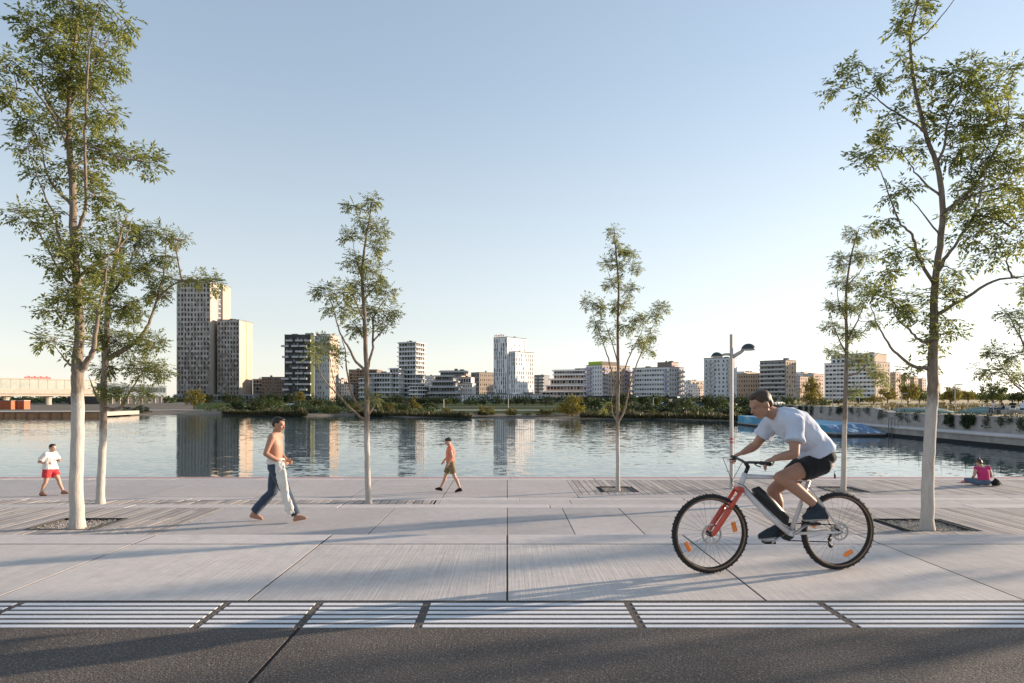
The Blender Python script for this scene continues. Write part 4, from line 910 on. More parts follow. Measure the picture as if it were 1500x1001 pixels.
def lamp_arm(pts, hx, hz, rad):
    b = MB(); b.loft([(V(p), r, r * 1.3) for p, r in pts], V((0, 1, 0)), 10); arm = b.build('arm', 'lamp_metal', la, smooth=True)
    b = MB(); n, m = 20, 7; vs = []
    for i in range(m + 1):
        a = i / m * math.pi / 2
        for q in range(n): w_ = 2 * math.pi * q / n; vs.append((hx + rad * math.sin(a) * math.cos(w_), rad * .8 * math.sin(a) * math.sin(w_), hz + rad * .85 * math.cos(a)))
    fs = [(i * n + q, (i + 1) * n + q, (i + 1) * n + (q + 1) % n, i * n + (q + 1) % n) for i in range(m) for q in range(n)]
    b.add(vs, fs); d = b.build('lamp_head', 'lamp_dome', la, smooth=True)
    b = MB(); b.ell((hx, 0, hz), (rad * .97, rad * .77, .035), None, 20, 8); b.build('diffuser', 'lamp_glass', d, smooth=True)
    b = MB(); b.torus(V((hx, 0, hz)), V((0, 0, 1)), rad * .97, .018, 32, 6); ob = b.build('rim', 'lamp_metal', d, smooth=True); ob.scale = (1, .8, 1)
hx = (1096.5 - 1071.5) * k_; lamp_arm([((0, 0, zz(524)), .05), ((.30, 0, zz(516)), .045), ((hx - .12, 0, zz(511.5)), .03), ((hx, 0, zz(511.5)), .02)], hx, zz(512.5), .235)
hx = (1050 - 1071.5) * k_; lamp_arm([((0, 0, zz(519.5)), .035), ((-.2, 0, zz(519.3)), .032), ((hx + .1, 0, zz(521)), .028), ((hx, 0, zz(522)), .02)], hx, zz(523), .18)
bo = empty('bottle', at(1223, 701, Z3), 0, 'small dark bottle standing near the water edge behind the rider', 'bottle')
b = MB(); b.tube([V((0, 0, 0)), V((0, 0, .15)), V((0, 0, .19)), V((0, 0, .25))], [.035, .035, .014, .014], 12); b.build('glass', 'lamp_dome', bo, smooth=True); b = MB(); b.tube([V((0, 0, .25)), V((0, 0, .265))], .016, 10); b.build('cap', 'black_metal', bo)
# ================================================================ FAR SHORE: BUILDINGS
def m_wall(name, col, var=.07, rough=.85):
    m, nt, b = newmat(name); v = coords(nt)
    n = noise_n(nt, v, .12, 4); n2 = noise_n(nt, coords(nt, (.6, .6, .08)), 1.5, 4)
    c = ramp(nt, n.outputs['Fac'], [(.3, sc(col, 1 - var)), (.7, sc(col, 1 + var))])
    c2 = ramp(nt, n2.outputs['Fac'], [(.3, (.93, .93, .93)), (.7, (1.04, 1.04, 1.04))]); c = mix(nt, 1, c, c2, 'MULTIPLY')
    L(nt, c, b.inputs['Base Color']); b.inputs['Roughness'].default_value = rough; b.inputs['Specular IOR Level'].default_value = .2
def m_panel(name, ca, cb, cx_, cz_, grad=None):
    m, nt, b = newmat(name); v = coords(nt, (1 / cx_, 1 / cx_, 1 / cz_))
    fl = nd(nt, 'ShaderNodeVectorMath', operation='FLOOR'); L(nt, v, fl.inputs[0])
    wn = nd(nt, 'ShaderNodeTexWhiteNoise'); L(nt, fl.outputs[0], wn.inputs['Vector'])
    fac = wn.outputs['Value']
    if grad:   # more of the dark boards in the lower storeys
        sp = nd(nt, 'ShaderNodeSeparateXYZ'); L(nt, coords(nt), sp.inputs[0])
        mr = nd(nt, 'ShaderNodeMapRange'); mr.inputs[1].default_value = grad[0]; mr.inputs[2].default_value = grad[1]; mr.inputs[3].default_value = .42; mr.inputs[4].default_value = -.28
        L(nt, sp.outputs['Z'], mr.inputs[0]); ad = nd(nt, 'ShaderNodeMath', operation='ADD'); ad.use_clamp = True
        L(nt, fac, ad.inputs[0]); L(nt, mr.outputs[0], ad.inputs[1]); fac = ad.outputs[0]
    c = ramp(nt, fac, [(.1, ca), (.95, cb)]); L(nt, c, b.inputs['Base Color'])
    b.inputs['Roughness'].default_value = .8; b.inputs['Specular IOR Level'].default_value = .2
m_panel('wood_panel', (.50, .46, .43), (.22, .185, .16), 1.6, 1.9, (8, 60)); m_wall('beige_wall', (0.46, 0.4, 0.34)); m_wall('charcoal_wall', (0.072, 0.075, 0.081)); m_wall('white_wall', (0.728, 0.715, 0.715)); m_wall('pale_wall', (0.638, 0.638, 0.666))
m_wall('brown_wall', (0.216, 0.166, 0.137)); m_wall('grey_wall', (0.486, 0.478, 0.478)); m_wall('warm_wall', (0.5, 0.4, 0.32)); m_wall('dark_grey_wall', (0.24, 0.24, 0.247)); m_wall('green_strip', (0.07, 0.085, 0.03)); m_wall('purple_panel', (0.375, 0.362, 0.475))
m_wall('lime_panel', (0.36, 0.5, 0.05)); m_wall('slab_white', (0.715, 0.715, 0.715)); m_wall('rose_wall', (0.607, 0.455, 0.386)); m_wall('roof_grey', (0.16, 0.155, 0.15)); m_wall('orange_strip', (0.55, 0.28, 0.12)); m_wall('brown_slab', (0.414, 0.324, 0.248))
def m_glass(name, col, rough=.12):
    m, nt, b = newmat(name); v = coords(nt, kind='Object'); ob = nd(nt, 'ShaderNodeObjectInfo')
    c = ramp(nt, ob.outputs['Random'], [(0, sc(col, .5)), (1, sc(col, 1.5))]); L(nt, c, b.inputs['Base Color'])
    b.inputs['Roughness'].default_value = rough; b.inputs['Specular IOR Level'].default_value = .22
m_glass('glass_dark', (.012, .013, .016)); m_glass('glass_blind', (.24, .235, .22), .5); m_glass('glass_sky', (.10, .125, .15), .1); mat('window_frame', (.07, .065, .06), .1, 5, .6, bstr=0); mat('frame_white', (.55, .55, .55), .1, 5, .6, bstr=0)
def unit_window(name, glass, frame):
    b = MB(); t = .07
    b.quad((t, .02, t), (1 - t, .02, t), (1 - t, .02, 1 - t), (t, .02, 1 - t)); b.cur = 1
    for q in ((0, 1, 0, t), (0, 1, 1 - t, 1), (0, t, t, 1 - t), (1 - t, 1, t, 1 - t), (.62, .67, t, 1 - t)): b.box(q[0], q[1], -.04, .05, q[2], q[3])
    me = b.mesh('window'); me.materials.append(M[glass]); me.materials.append(M[frame]); me.polygons.foreach_set('material_index', b.mi); return me
UW = [unit_window('w', 'glass_dark', 'window_frame'), unit_window('w', 'glass_sky', 'window_frame'), unit_window('w', 'glass_blind', 'window_frame')]
UWW = [unit_window('w', 'glass_dark', 'frame_white'), unit_window('w', 'glass_sky', 'frame_white'), unit_window('w', 'glass_blind', 'frame_white')]
def unit_balcony(solid):
    b = MB(); b.box(0, 1, -1, 0, 0, .16)
    t = .04
    if solid: b.box(0, 1, -1, -1 + t, .16, 1); b.box(0, t, -1 + t, 0, .16, 1); b.box(1 - t, 1, -1 + t, 0, .16, 1)
    else:
        for i in range(14): x = i / 13 * .97; b.box(x, x + .03, -1, -.96, .16, .95)
        b.box(0, 1, -1, -.95, .95, 1); b.box(0, .03, -.95, 0, .95, 1); b.box(.97, 1, -.95, 0, .95, 1)
    return b
BALM = {}
def bal_mesh(matn, solid):
    k = (matn, solid)
    if k not in BALM: me = unit_balcony(solid).mesh('balcony'); me.materials.append(M[matn]); BALM[k] = me
    return BALM[k]
class Bld:
    def __init__(s, name, label, xc, Y, phi=0, zb=-1.3, cat='building', seed=1, group=None):
        s.Y, s.phi, s.zb = Y, R(phi), zb; s.rg = random.Random(seed)
        s.o = V(((xc - CX) / F * Y, Y, zb)); s.root = empty(name, s.o, s.phi, label, cat, group)
        s.wm = MB(); s.mats = []; s.wins = []; s.bals = []
    def mi(s, m):
        if m not in s.mats: s.mats.append(m)
        return s.mats.index(m)
    def loc(s, p): return Matrix.Rotation(-s.phi, 3, 'Z') @ (V(p) - s.o)
    def vol(s, xl, xc, xr, yt, yb=None, dY=0, front=None, side=None, wall='white_wall', swall=None, d=14, roof=True, rec=.22):
        Yc = s.Y + dY; kl, kc = (xl - CX) / F, (xc - CX) / F; C = V((kc * Yc, Yc, 0)); c, sn = math.cos(s.phi), math.sin(s.phi)
        w = (C.x - kl * C.y) / (c - kl * sn)
        if xr is not None: kr = (xr - CX) / F; d = (C.x - kr * C.y) / (sn + kr * c)
        z1 = CH - (yt - HY) / F * Yc - s.zb; z0 = 0 if yb is None else CH - (yb - HY) / F * Yc - s.zb
        lc = s.loc((C.x, C.y, s.zb)); x1, y0 = lc.x, lc.y; x0, y1 = x1 - w, y0 + d
        swall = swall or wall
        s.face(lambda u, v, n: (x0 + u, y0 + n, v), w, z0, z1, front, wall, rec, 'F', (x0, y0))
        s.face(lambda u, v, n: (x1 - n, y0 + u, v), d, z0, z1, side, swall, rec, 'S', (x1, y0))
        m = s.wm; m.cur = s.mi(wall)
        m.quad((x0, y1, z0), (x0, y0, z0), (x0, y0, z1), (x0, y1, z1)); m.quad((x1, y1, z0), (x0, y1, z0), (x0, y1, z1), (x1, y1, z1)); m.quad((x0, y0, z1), (x1, y0, z1), (x1, y1, z1), (x0, y1, z1))
        if z0 > .1: m.quad((x0, y0, z0), (x0, y1, z0), (x1, y1, z0), (x1, y0, z0))
        if roof:
            b = MB(); b.box(x0 - .12, x1 + .12, y0 - .12, y0 + .25, z1 + .003, z1 + .35); b.box(x1 - .25, x1 + .12, y0 + .25, y1 + .1, z1 + .003, z1 + .35); b.box(x0 - .12, x0 + .25, y0 + .25, y1 + .1, z1 + .003, z1 + .35)
            for _ in range(s.rg.choice((1, 2, 3))):
                bw = s.rg.uniform(.08, .2) * w; bx = x0 + s.rg.uniform(.1, .75) * w; by = y0 + s.rg.uniform(.3, .6) * d; b.box(bx, min(bx + bw, x1 - .3), by, min(by + bw * .7, y1 - .3), z1 + .003, z1 + s.rg.uniform(.8, 1.8))
            b.build('roof', 'roof_grey', s.root)
        return x0, x1, y0, y1, z0, z1
    def face(s, P, w, z0, z1, sp, wall, rec, fc, org):
        m = s.wm; m.cur = s.mi(wall)
        if not sp: m.quad(P(0, z0, 0), P(w, z0, 0), P(w, z1, 0), P(0, z1, 0)); return
        n = sp['fl']; zb_ = z0 + sp.get('base', 0) * (z1 - z0); zt = z1 - sp.get('top', .02) * (z1 - z0); fh = (zt - zb_) / n
        if zb_ > z0: m.quad(P(0, z0, 0), P(w, z0, 0), P(w, zb_, 0), P(0, zb_, 0))
        if zt < z1: m.quad(P(0, zt, 0), P(w, zt, 0), P(w, z1, 0), P(0, z1, 0))
        cols = sp['cols']; ww, wh = sp.get('ww', .5), sp.get('wh', .55); jit = sp.get('jit', 0); mg = sp.get('mg', .02) * w; cw = (w - 2 * mg) / cols
        for f in range(n):
            a = zb_ + f * fh; v1 = a + fh * (1 - wh) * .55; v2 = v1 + fh * wh; e = a + fh
            m.quad(P(0, a, 0), P(w, a, 0), P(w, v1, 0), P(0, v1, 0)); m.quad(P(0, v2, 0), P(w, v2, 0), P(w, e, 0), P(0, e, 0))
            u = 0
            for c in range(cols):
                if s.rg.random() < sp.get('skip', 0): continue
                wd = cw * ww * (1 + s.rg.uniform(-jit, jit) * .6); o = mg + cw * c + (cw - wd) / 2 + s.rg.uniform(-jit, jit) * (cw - wd) / 2
                m.quad(P(u, v1, 0), P(o, v1, 0), P(o, v2, 0), P(u, v2, 0)); u = o + wd
                m.quad(P(o, v1, rec), P(u, v1, rec), P(u, v2, rec), P(o, v2, rec))
                m.quad(P(o, v1, 0), P(u, v1, 0), P(u, v1, rec), P(o, v1, rec)); m.quad(P(o, v2, rec), P(u, v2, rec), P(u, v2, 0), P(o, v2, 0))
                m.quad(P(o, v1, 0), P(o, v1, rec), P(o, v2, rec), P(o, v2, 0)); m.quad(P(u, v1, rec), P(u, v1, 0), P(u, v2, 0), P(u, v2, rec))
                s.wins.append((P(o, v1, rec - .06), fc, wd, v2 - v1, s.rg.choices((0, 1, 2), sp.get('mixw', (6, 2, 2)))[0], sp.get('white', 0)))
            m.quad(P(u, v1, 0), P(w, v1, 0), P(w, v2, 0), P(u, v2, 0))
            bl = sp.get('bal')
            if bl:
                for (b0, b1) in bl['at'](f, s.rg):
                    p = P(b0 * w, a + fh * .02, 0); s.bals.append((p, fc, (b1 - b0) * w, bl.get('d', 1.5), bl.get('h', 1.25), bl.get('m', 'slab_white'), bl.get('solid', True)))
    def slabs(s, vols, n, over, mat_, th=.35, par=0):
        # floor plates standing proud of a volume (x0,x1,y0,y1,z0,z1)
        x0, x1, y0, y1, z0, z1 = vols
        for i in range(1, n + 1):
            z = z0 + (z1 - z0) * i / n; b = MB(); a = over * (1 + .25 * s.rg.uniform(-1, 1))
            b.box(x0 - a * .5, x1 + a, y0 - a, y1, z - th, z + .012 * i % .03)
            if par: b.box(x0 - a * .5, x1 + a, y0 - a, y0 - a + .12, z + .05, z + par); b.box(x1 + a - .12, x1 + a, y0 - a + .13, y1, z + .05, z + par)
            b.build('floor_slab', mat_, s.root)
    def done(s):
        s.wm.build('wall', s.mats, s.root)
        cap = 100; ex = MB(); gl = ['glass_dark', 'glass_sky', 'glass_blind']
        ws = sorted(s.wins, key=lambda q: (q[1] != 'F', -q[2] * q[3])) if len(s.wins) > cap else s.wins
        if len(ws) > cap: s.rg.shuffle(ws)
        for i, (p, fc, wd, ht, ty, wh) in enumerate(ws):
            me = (UWW if wh else UW)[ty]
            if i < cap:
                o = bpy.data.objects.new('window', me); COL.objects.link(o); o.parent = s.root; o.location = p; o.scale = (wd, 1, ht); o.rotation_euler = (0, 0, 0 if fc == 'F' else math.pi / 2)
            else:
                ex.cur = ty; t = .07
                def Q(u, v, n): return (p[0] + u * wd, p[1] + n, p[2] + v * ht) if fc == 'F' else (p[0] - n, p[1] + u * wd, p[2] + v * ht)
                ex.quad(Q(t, t, .02), Q(1 - t, t, .02), Q(1 - t, 1 - t, .02), Q(t, 1 - t, .02)); ex.cur = 3
                for a, b_, c, d in ((0, 1, 0, t), (0, 1, 1 - t, 1), (0, t, t, 1 - t), (1 - t, 1, t, 1 - t), (.62, .67, t, 1 - t)): ex.quad(Q(a, c, -.03), Q(b_, c, -.03), Q(b_, d, -.03), Q(a, d, -.03))
        if ex.v:
            o = ex.build('window', gl + ['window_frame'], s.root); o['kind'] = 'stuff'
        for p, fc, wd, dp, ht, mt, so_ in s.bals[:100]:
            o = bpy.data.objects.new('balcony', bal_mesh(mt, so_)); COL.objects.link(o); o.parent = s.root; o.location = p; o.scale = (wd, dp, ht); o.rotation_euler = (0, 0, 0 if fc == 'F' else math.pi / 2)
        return s.root
B_ = Bld('tower_block', 'tallest beige and brown wood-panelled tower on the far shore, with square windows', 308, 450, 0, seed=2)
B_.vol(258.7, 308, 319, 411.5, front=dict(fl=23, cols=10, ww=.50, wh=.62, jit=.3, base=.055, mixw=(8, 1, 1)), wall='wood_panel', swall='beige_wall')
B_.vol(300, 320, 326.5, 415, dY=14, side=dict(fl=24, cols=2, ww=.8, wh=.8, base=.05, mixw=(3, 5, 1)), wall='beige_wall', swall='grey_wall', roof=False)
B_.vol(300, 326.5, 338, 417.5, dY=18, wall='beige_wall', swall='warm_wall'); B_.done()
B_ = Bld('tower_block', 'lower wood-panelled tower with blank beige flank joined to the right of the tallest tower', 350.5, 455, 0, seed=3)
v_ = B_.vol(318.3, 350.5, 360, 469, front=dict(fl=16, cols=7, ww=.50, wh=.62, jit=.3, base=.07, mixw=(8, 1, 1)), wall='wood_panel', swall='beige_wall')
B_.vol(330, 360, 370, 471, dY=12.4, wall='beige_wall', swall='warm_wall')
b = MB(); b.box(-.05, .06, 11.9, 12.6, 6, v_[5] - .2); b.build('orange_joint', 'orange_strip', B_.root); B_.done()
B_ = Bld('tower_block', 'dark podium hall running below the two wood-panelled towers', 372, 442, 0, seed=4); B_.vol(254, 372, None, 578, wall='dark_grey_wall', d=8, front=dict(fl=1, cols=22, ww=.7, wh=.6, mixw=(8, 1, 1)), roof=False); B_.done()
B_ = Bld('office_block', 'small glazed block between the lower panelled tower and the brown brick block', 384, 480, 0, seed=5); B_.vol(370.5, 384, None, 556, front=dict(fl=6, cols=3, ww=.85, wh=.8, mixw=(2, 6, 2)), wall='grey_wall'); B_.done()
B_ = Bld('apartment_block', 'low brown brick block left of the charcoal tower', 417, 470, 0, seed=6); B_.vol(383, 417, None, 553, front=dict(fl=7, cols=9, ww=.5, wh=.5, jit=.2), wall='brown_wall'); B_.done()
def charcoal_bal(f, rg):
    out = []
    for c in (.16, .56, .86) if f % 2 else (.02, .40, .72):
        if rg.random() < .85: out.append((max(-.10, c - .10 + rg.uniform(-.03, .03)), c + .16))
    return out
B_ = Bld('apartment_tower', 'charcoal apartment tower with scattered white balconies and a green vertical strip', 455, 440, 0, seed=7)
B_.vol(416.8, 455, 460.2, 491, front=dict(fl=12, cols=7, ww=.5, wh=.62, jit=.2, mixw=(5, 4, 3), bal=dict(at=charcoal_bal, d=2.0, h=1.2, m='grey_wall')), wall='charcoal_wall', swall='green_strip')
B_.vol(447, 459, None, 488, 491, dY=4, wall='grey_wall', roof=False, d=6); B_.done()
B_ = Bld('apartment_tower', 'white apartment tower with small windows behind the crown of the young left tree', 483, 455, -8, seed=8)
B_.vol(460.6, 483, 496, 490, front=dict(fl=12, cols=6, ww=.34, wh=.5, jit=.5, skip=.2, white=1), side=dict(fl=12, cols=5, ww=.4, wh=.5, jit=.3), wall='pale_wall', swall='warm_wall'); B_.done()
B_ = Bld('apartment_block', 'pale low block seen between the trunk and branches of the young left tree', 512, 470, -10, seed=9); B_.vol(486, 512, None, 563, front=dict(fl=5, cols=7, ww=.4, wh=.6), wall='pale_wall'); B_.done()
B_ = Bld('apartment_block', 'dark brown block behind the trunk of the young left tree', 552, 475, -6, seed=10)
v_ = B_.vol(511, 552, None, 542, front=dict(fl=10, cols=8, ww=.5, wh=.6, jit=.3), wall='brown_wall'); B_.slabs(v_, 10, .7, 'brown_slab', .3); B_.done()
B_ = Bld('terraced_block', 'stepped apartment tower with projecting white floor slabs and dark glazing bands', 609, 430, -22, seed=11)
fr = lambda n, c: dict(fl=n, cols=c, ww=.72, wh=.66, top=.0, mixw=(7, 1, 1), jit=.15, white=1)
v_ = B_.vol(584, 609, 622, 501.5, front=fr(13, 6), side=fr(13, 4), wall='grey_wall'); B_.slabs(v_, 13, 1.1, 'slab_white', .5, 0)
v_ = B_.vol(571, 584, None, 540, dY=-4, front=fr(7, 3), wall='grey_wall', d=16); B_.slabs(v_, 7, 1.0, 'slab_white', .5)
v_ = B_.vol(540, 571.5, None, 546.5, dY=-5, front=fr(6, 8), wall='grey_wall', d=16); B_.slabs(v_, 6, 1.0, 'slab_white', .5)
v_ = B_.vol(527, 540.3, None, 554, dY=-6, front=fr(5, 3), wall='grey_wall', d=16); B_.slabs(v_, 5, 1.0, 'slab_white', .5)
v_ = B_.vol(600, 612, 629, 566, dY=-9, front=fr(4, 3), side=fr(4, 5), wall='grey_wall'); B_.slabs(v_, 4, 1.1, 'slab_white', .5); B_.done()
B_ = Bld('terraced_block', 'dark grey block with long rounded balcony bands by the slab tower', 667, 425, -12, seed=12)
for i, (xl, xr_, yt, yb) in enumerate(((628, 668, 575, None), (630, 667, 566, 575), (633, 664, 558, 566), (638, 662, 550, 558), (645, 680, 543.5, 550))):
    v_ = B_.vol(xl, xr_, xr_ + 6, yt, yb, dY=i * 1.5, front=dict(fl=1 if i else 2, cols=9, ww=.8, wh=.6, mixw=(8, 1, 0)), side=dict(fl=1 if i else 2, cols=3, ww=.7, wh=.6), wall='dark_grey_wall', swall='rose_wall' if i > 3 else 'grey_wall', roof=i == 4)
    B_.slabs(v_, 1, 1.6, 'grey_wall', .9)
B_.done()
B_ = Bld('apartment_block', 'white block with set back upper floors left of the round-fronted sunlit one', 692, 440, -15, seed=13)
B_.vol(667, 692, 697, 562, front=dict(fl=4, cols=7, ww=.5, wh=.5, white=1), wall='white_wall'); B_.vol(671, 690, 695, 553, 562, dY=4, front=dict(fl=1, cols=5, ww=.7, wh=.6), wall='pale_wall'); B_.done()
B_ = Bld('apartment_block', 'sunlit beige block with a rounded dark corner beside the white tower', 702, 505, -50, seed=14)
v_ = B_.vol(690, 702, 724, 546, front=dict(fl=6, cols=4, ww=.6, wh=.6), side=dict(fl=6, cols=7, ww=.38, wh=.5, jit=.3), wall='dark_grey_wall', swall='warm_wall'); B_.slabs(v_, 6, .3, 'warm_wall', .25); B_.done()
B_ = Bld('apartment_block', 'long low white base building with tall narrow windows under the white tower', 808, 412, -1, seed=15)
B_.vol(676, 808, None, 578.5, front=dict(fl=2, cols=44, ww=.45, wh=.86, jit=.35, mixw=(7, 2, 1), top=.04), wall='white_wall', d=12); B_.done()
B_ = Bld('apartment_tower', 'slim white tower with black vertical stripes and sunlit right flank, mid skyline', 743, 425, -40, seed=16)
st_ = lambda c, f=15: dict(fl=f, cols=c, ww=.42, wh=.9, jit=.5, skip=.12, mixw=(8, 1, 1))
v_ = B_.vol(723, 743, 771, 494, front=st_(6), side=dict(fl=15, cols=7, ww=.22, wh=.6, skip=.45, jit=.4), wall='white_wall', swall='white_wall')
B_.vol(745, 755, 782.5, 515.5, dY=-7, front=st_(3, 11), side=dict(fl=11, cols=8, ww=.3, wh=.66, skip=.2, jit=.3), wall='white_wall'); 
b = MB()
for i, (a, h) in enumerate(((0, 1.5), (1.2, 1.5), (2.2, 1.1), (3.2, 1.5), (4.2, 1.5), (5.3, 1.2))):   # small red roof letters, unreadable at this distance
    x = v_[0] + 1.0 + a * 1.3; b.box(x, x + .35, -.2, -.05, v_[5] + .4, v_[5] + .4 + h); b.box(x + .36, x + 1.0, -.2, -.05, v_[5] + .4 + h - .35, v_[5] + .4 + h); b.box(x + .36, x + .9, -.2, -.05, v_[5] + .4 + h * .4, v_[5] + .4 + h * .4 + .3)
mat('red_sign', (.55, .06, .05), .05, 4, .5, bstr=0); b.build('rooftop_sign', 'red_sign', B_.root); B_.done()
B_ = Bld('apartment_block', 'grey balconied block just right of the slim white tower', 797, 490, -20, seed=17)
B_.vol(781, 797, None, 550, front=dict(fl=8, cols=5, ww=.55, wh=.6, bal=dict(at=lambda f, r: [(.02, .42), (.55, .98)], d=1.4, m='grey_wall')), wall='dark_grey_wall'); B_.done()
B_ = Bld('terraced_block', 'wide terraced block stepping down with sunlit pale parapets right of the white tower', 860, 450, -20, seed=18)
for i, (xl, xr_, yt, yb) in enumerate(((793, 862, 573, None), (800, 861, 564, 573), (806, 860, 555, 564), (811, 860, 548, 555), (811, 858, 542, 548))):
    v_ = B_.vol(xl, xr_, None, yt, yb, dY=i * 3, front=dict(fl=1 if i else 2, cols=12, ww=.75, wh=.55, jit=.3), wall='rose_wall' if i % 2 else 'grey_wall', d=16, roof=i == 4); B_.slabs(v_, 1, 1.5, 'slab_white', .8)
B_.done()
B_ = Bld('apartment_block', 'block with purple balconies and lime green roof room behind the thin tree', 882.5, 420, -45, seed=19)
B_.vol(859, 882.5, 923, 535, 580, front=dict(fl=7, cols=6, ww=.4, wh=.5, white=1, bal=dict(at=lambda f, r: [(-.08, .34)], d=1.5, m='purple_panel')), side=dict(fl=7, cols=10, ww=.36, wh=.5, jit=.2, bal=dict(at=lambda f, r: [(.02, .16), (.78, .95)], d=1.4, m='purple_panel')), wall='pale_wall', swall='warm_wall')
B_.vol(862, 882, 905, 529.5, 535, dY=2, wall='lime_panel', swall='brown_wall', roof=False); B_.vol(861, 880, 915, 580, dY=4, wall='dark_grey_wall', roof=False); B_.done()
B_ = Bld('apartment_block', 'white block with ribbon windows, raised on stilts, between thin tree and lamp post', 980, 415, -45, seed=20)
B_.vol(926.5, 980, 1002, 538, 581, front=dict(fl=6, cols=13, ww=.80, wh=.46, mg=.05, white=1, mixw=(5, 3, 3), bal=dict(at=lambda f, r: [(-.05, .05)] + ([(.88, 1.0)]), d=1.3, m='purple_panel')), side=dict(fl=6, cols=6, ww=.4, wh=.5, bal=dict(at=lambda f, r: [(.5, .95)], d=1.6, m='grey_wall')), wall='white_wall', swall='grey_wall')
B_.vol(963, 984, 994, 531, 538, dY=5, wall='brown_wall', swall='rose_wall'); B_.vol(935, 975, 992, 581, dY=5, wall='dark_grey_wall', roof=False); B_.done()
B_ = Bld('apartment_block', 'small pale houses in the gap left of the tall white block by the lamp post', 1031, 480, -40, seed=21)
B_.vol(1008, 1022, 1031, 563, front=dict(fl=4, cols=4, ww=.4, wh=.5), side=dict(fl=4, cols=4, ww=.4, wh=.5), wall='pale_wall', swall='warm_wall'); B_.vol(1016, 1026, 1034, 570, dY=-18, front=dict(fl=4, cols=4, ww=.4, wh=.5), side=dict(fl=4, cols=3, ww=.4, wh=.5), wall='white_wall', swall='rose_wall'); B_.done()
B_ = Bld('apartment_block', 'tall pale block with staggered windows and loggias directly behind the lamp post', 1076, 410, -24, seed=22)
B_.vol(1031, 1076, None, 524.5, front=dict(fl=10, cols=7, ww=.42, wh=.55, jit=.5, mixw=(5, 2, 4), white=1, bal=dict(at=lambda f, r: [(.12, .33), (.76, .98)], d=.9, m='grey_wall', h=1.1)), wall='pale_wall', d=15); B_.done()
B_ = Bld('apartment_block', 'long brown block between lamp post and grey balconied block', 1114, 450, -24, seed=23)
B_.vol(1074, 1114, None, 548, front=dict(fl=6, cols=11, ww=.42, wh=.5, mixw=(8, 1, 2)), wall='brown_slab', d=14); B_.done()
B_ = Bld('apartment_block', 'grey block with full width balconies and sunlit end wall above the cyclist', 1151, 420, -50, seed=24)
B_.vol(1113, 1151, 1166.5, 528, front=dict(fl=9, cols=7, ww=.7, wh=.62, mixw=(5, 3, 3), bal=dict(at=lambda f, r: [(.02, .97)], d=1.2, m='grey_wall', h=1.15)), side=dict(fl=9, cols=4, ww=.4, wh=.5, skip=.2), wall='dark_grey_wall', swall='warm_wall'); B_.done()
B_ = Bld('apartment_block', 'stepped rosy block peeking out right of the grey balconied block', 1185, 470, -50, seed=25)
B_.vol(1164, 1172, 1186, 552, front=dict(fl=7, cols=4, ww=.4, wh=.5), side=dict(fl=7, cols=5, ww=.4, wh=.5), wall='grey_wall', swall='rose_wall'); B_.vol(1176, 1192, 1207, 548, dY=10, front=dict(fl=7, cols=6, ww=.4, wh=.5), side=dict(fl=7, cols=5, ww=.4, wh=.5), wall='grey_wall', swall='rose_wall'); B_.done()
B_ = Bld('apartment_block', 'broad white block with grey window bands behind the narrow tree at right', 1283, 415, -50, seed=26)
B_.vol(1207.5, 1283, 1304, 530.5, front=dict(fl=9, cols=13, ww=.86, wh=.5, mixw=(6, 3, 2), white=1), side=dict(fl=9, cols=5, ww=.3, wh=.5, skip=.2), wall='white_wall', swall='warm_wall')
B_.vol(1217, 1281, 1299, 518, 530.5, dY=5, front=dict(fl=2, cols=9, ww=.6, wh=.6), wall='pale_wall', swall='warm_wall'); B_.done()
for i, (xl, xc, xr_, yt, Y, lb) in enumerate(((1304, 1312, 1320, 546, 480, 'left of the big right trunk, nearest the white block'), (1318, 1326, 1333, 549, 500, 'second of the row beside the big right trunk'), (1333, 1339, 1345, 552, 520, 'third of the row beside the big right trunk'), (1345, 1351, 1357, 555, 540, 'last left of the big right trunk'), (1369, 1373, 1378, 562, 560, 'alone right of the big trunk'))):
    B_ = Bld('apartment_block', 'narrow brown slab block, ' + lb, xc, Y, -50, seed=30 + i); B_.vol(xl, xc, xr_, yt, front=dict(fl=8, cols=4, ww=.4, wh=.5), side=dict(fl=8, cols=2, ww=.4, wh=.5), wall='brown_slab', swall='rose_wall'); B_.done()
for i, (xl, xc, xr_, yt, Y, wl, cl, fl, lb) in enumerate(((483, 500, 512, 556, 530, 'pale_wall', 7, 7, 'pale block far behind the low branches of the young left tree'), (622, 636, 646, 551, 540, 'white_wall', 6, 8, 'white block filling the gap right of the slab tower'), (656, 676, 690, 550, 545, 'grey_wall', 8, 8, 'grey block behind the rounded dark block and the white setback one'), (776, 797, 813, 554, 560, 'white_wall', 8, 7, 'white block behind the grey balconied block right of the slim tower'),
      (900, 919, 930, 546, 530, 'pale_wall', 8, 8, 'pale block in the gap right of the thin tree'), (996, 1012, 1036, 558, 560, 'white_wall', 7, 6, 'white block far behind the small pale houses'), (1066, 1090, 1116, 545, 540, 'pale_wall', 9, 8, 'pale block rising behind the long brown block'), (1158, 1178, 1196, 546, 560, 'white_wall', 7, 8, 'white block behind the stepped rosy block'), (842, 862, 872, 540, 540, 'white_wall', 7, 9, 'white block behind the wide terraced block'))):
    B_ = Bld('apartment_block', lb, xc, Y, -38 if xc > 850 else -20, seed=60 + i)
    B_.vol(xl, xc, xr_, yt, front=dict(fl=fl, cols=cl, ww=.5, wh=.52, jit=.3, white=1, mixw=(5, 3, 3), bal=dict(at=lambda f, r: [(.05, .3)] if f % 2 else [(.6, .9)], d=1.4, m='slab_white')), side=dict(fl=fl, cols=4, ww=.45, wh=.5), wall=wl, swall='warm_wall'); B_.done()
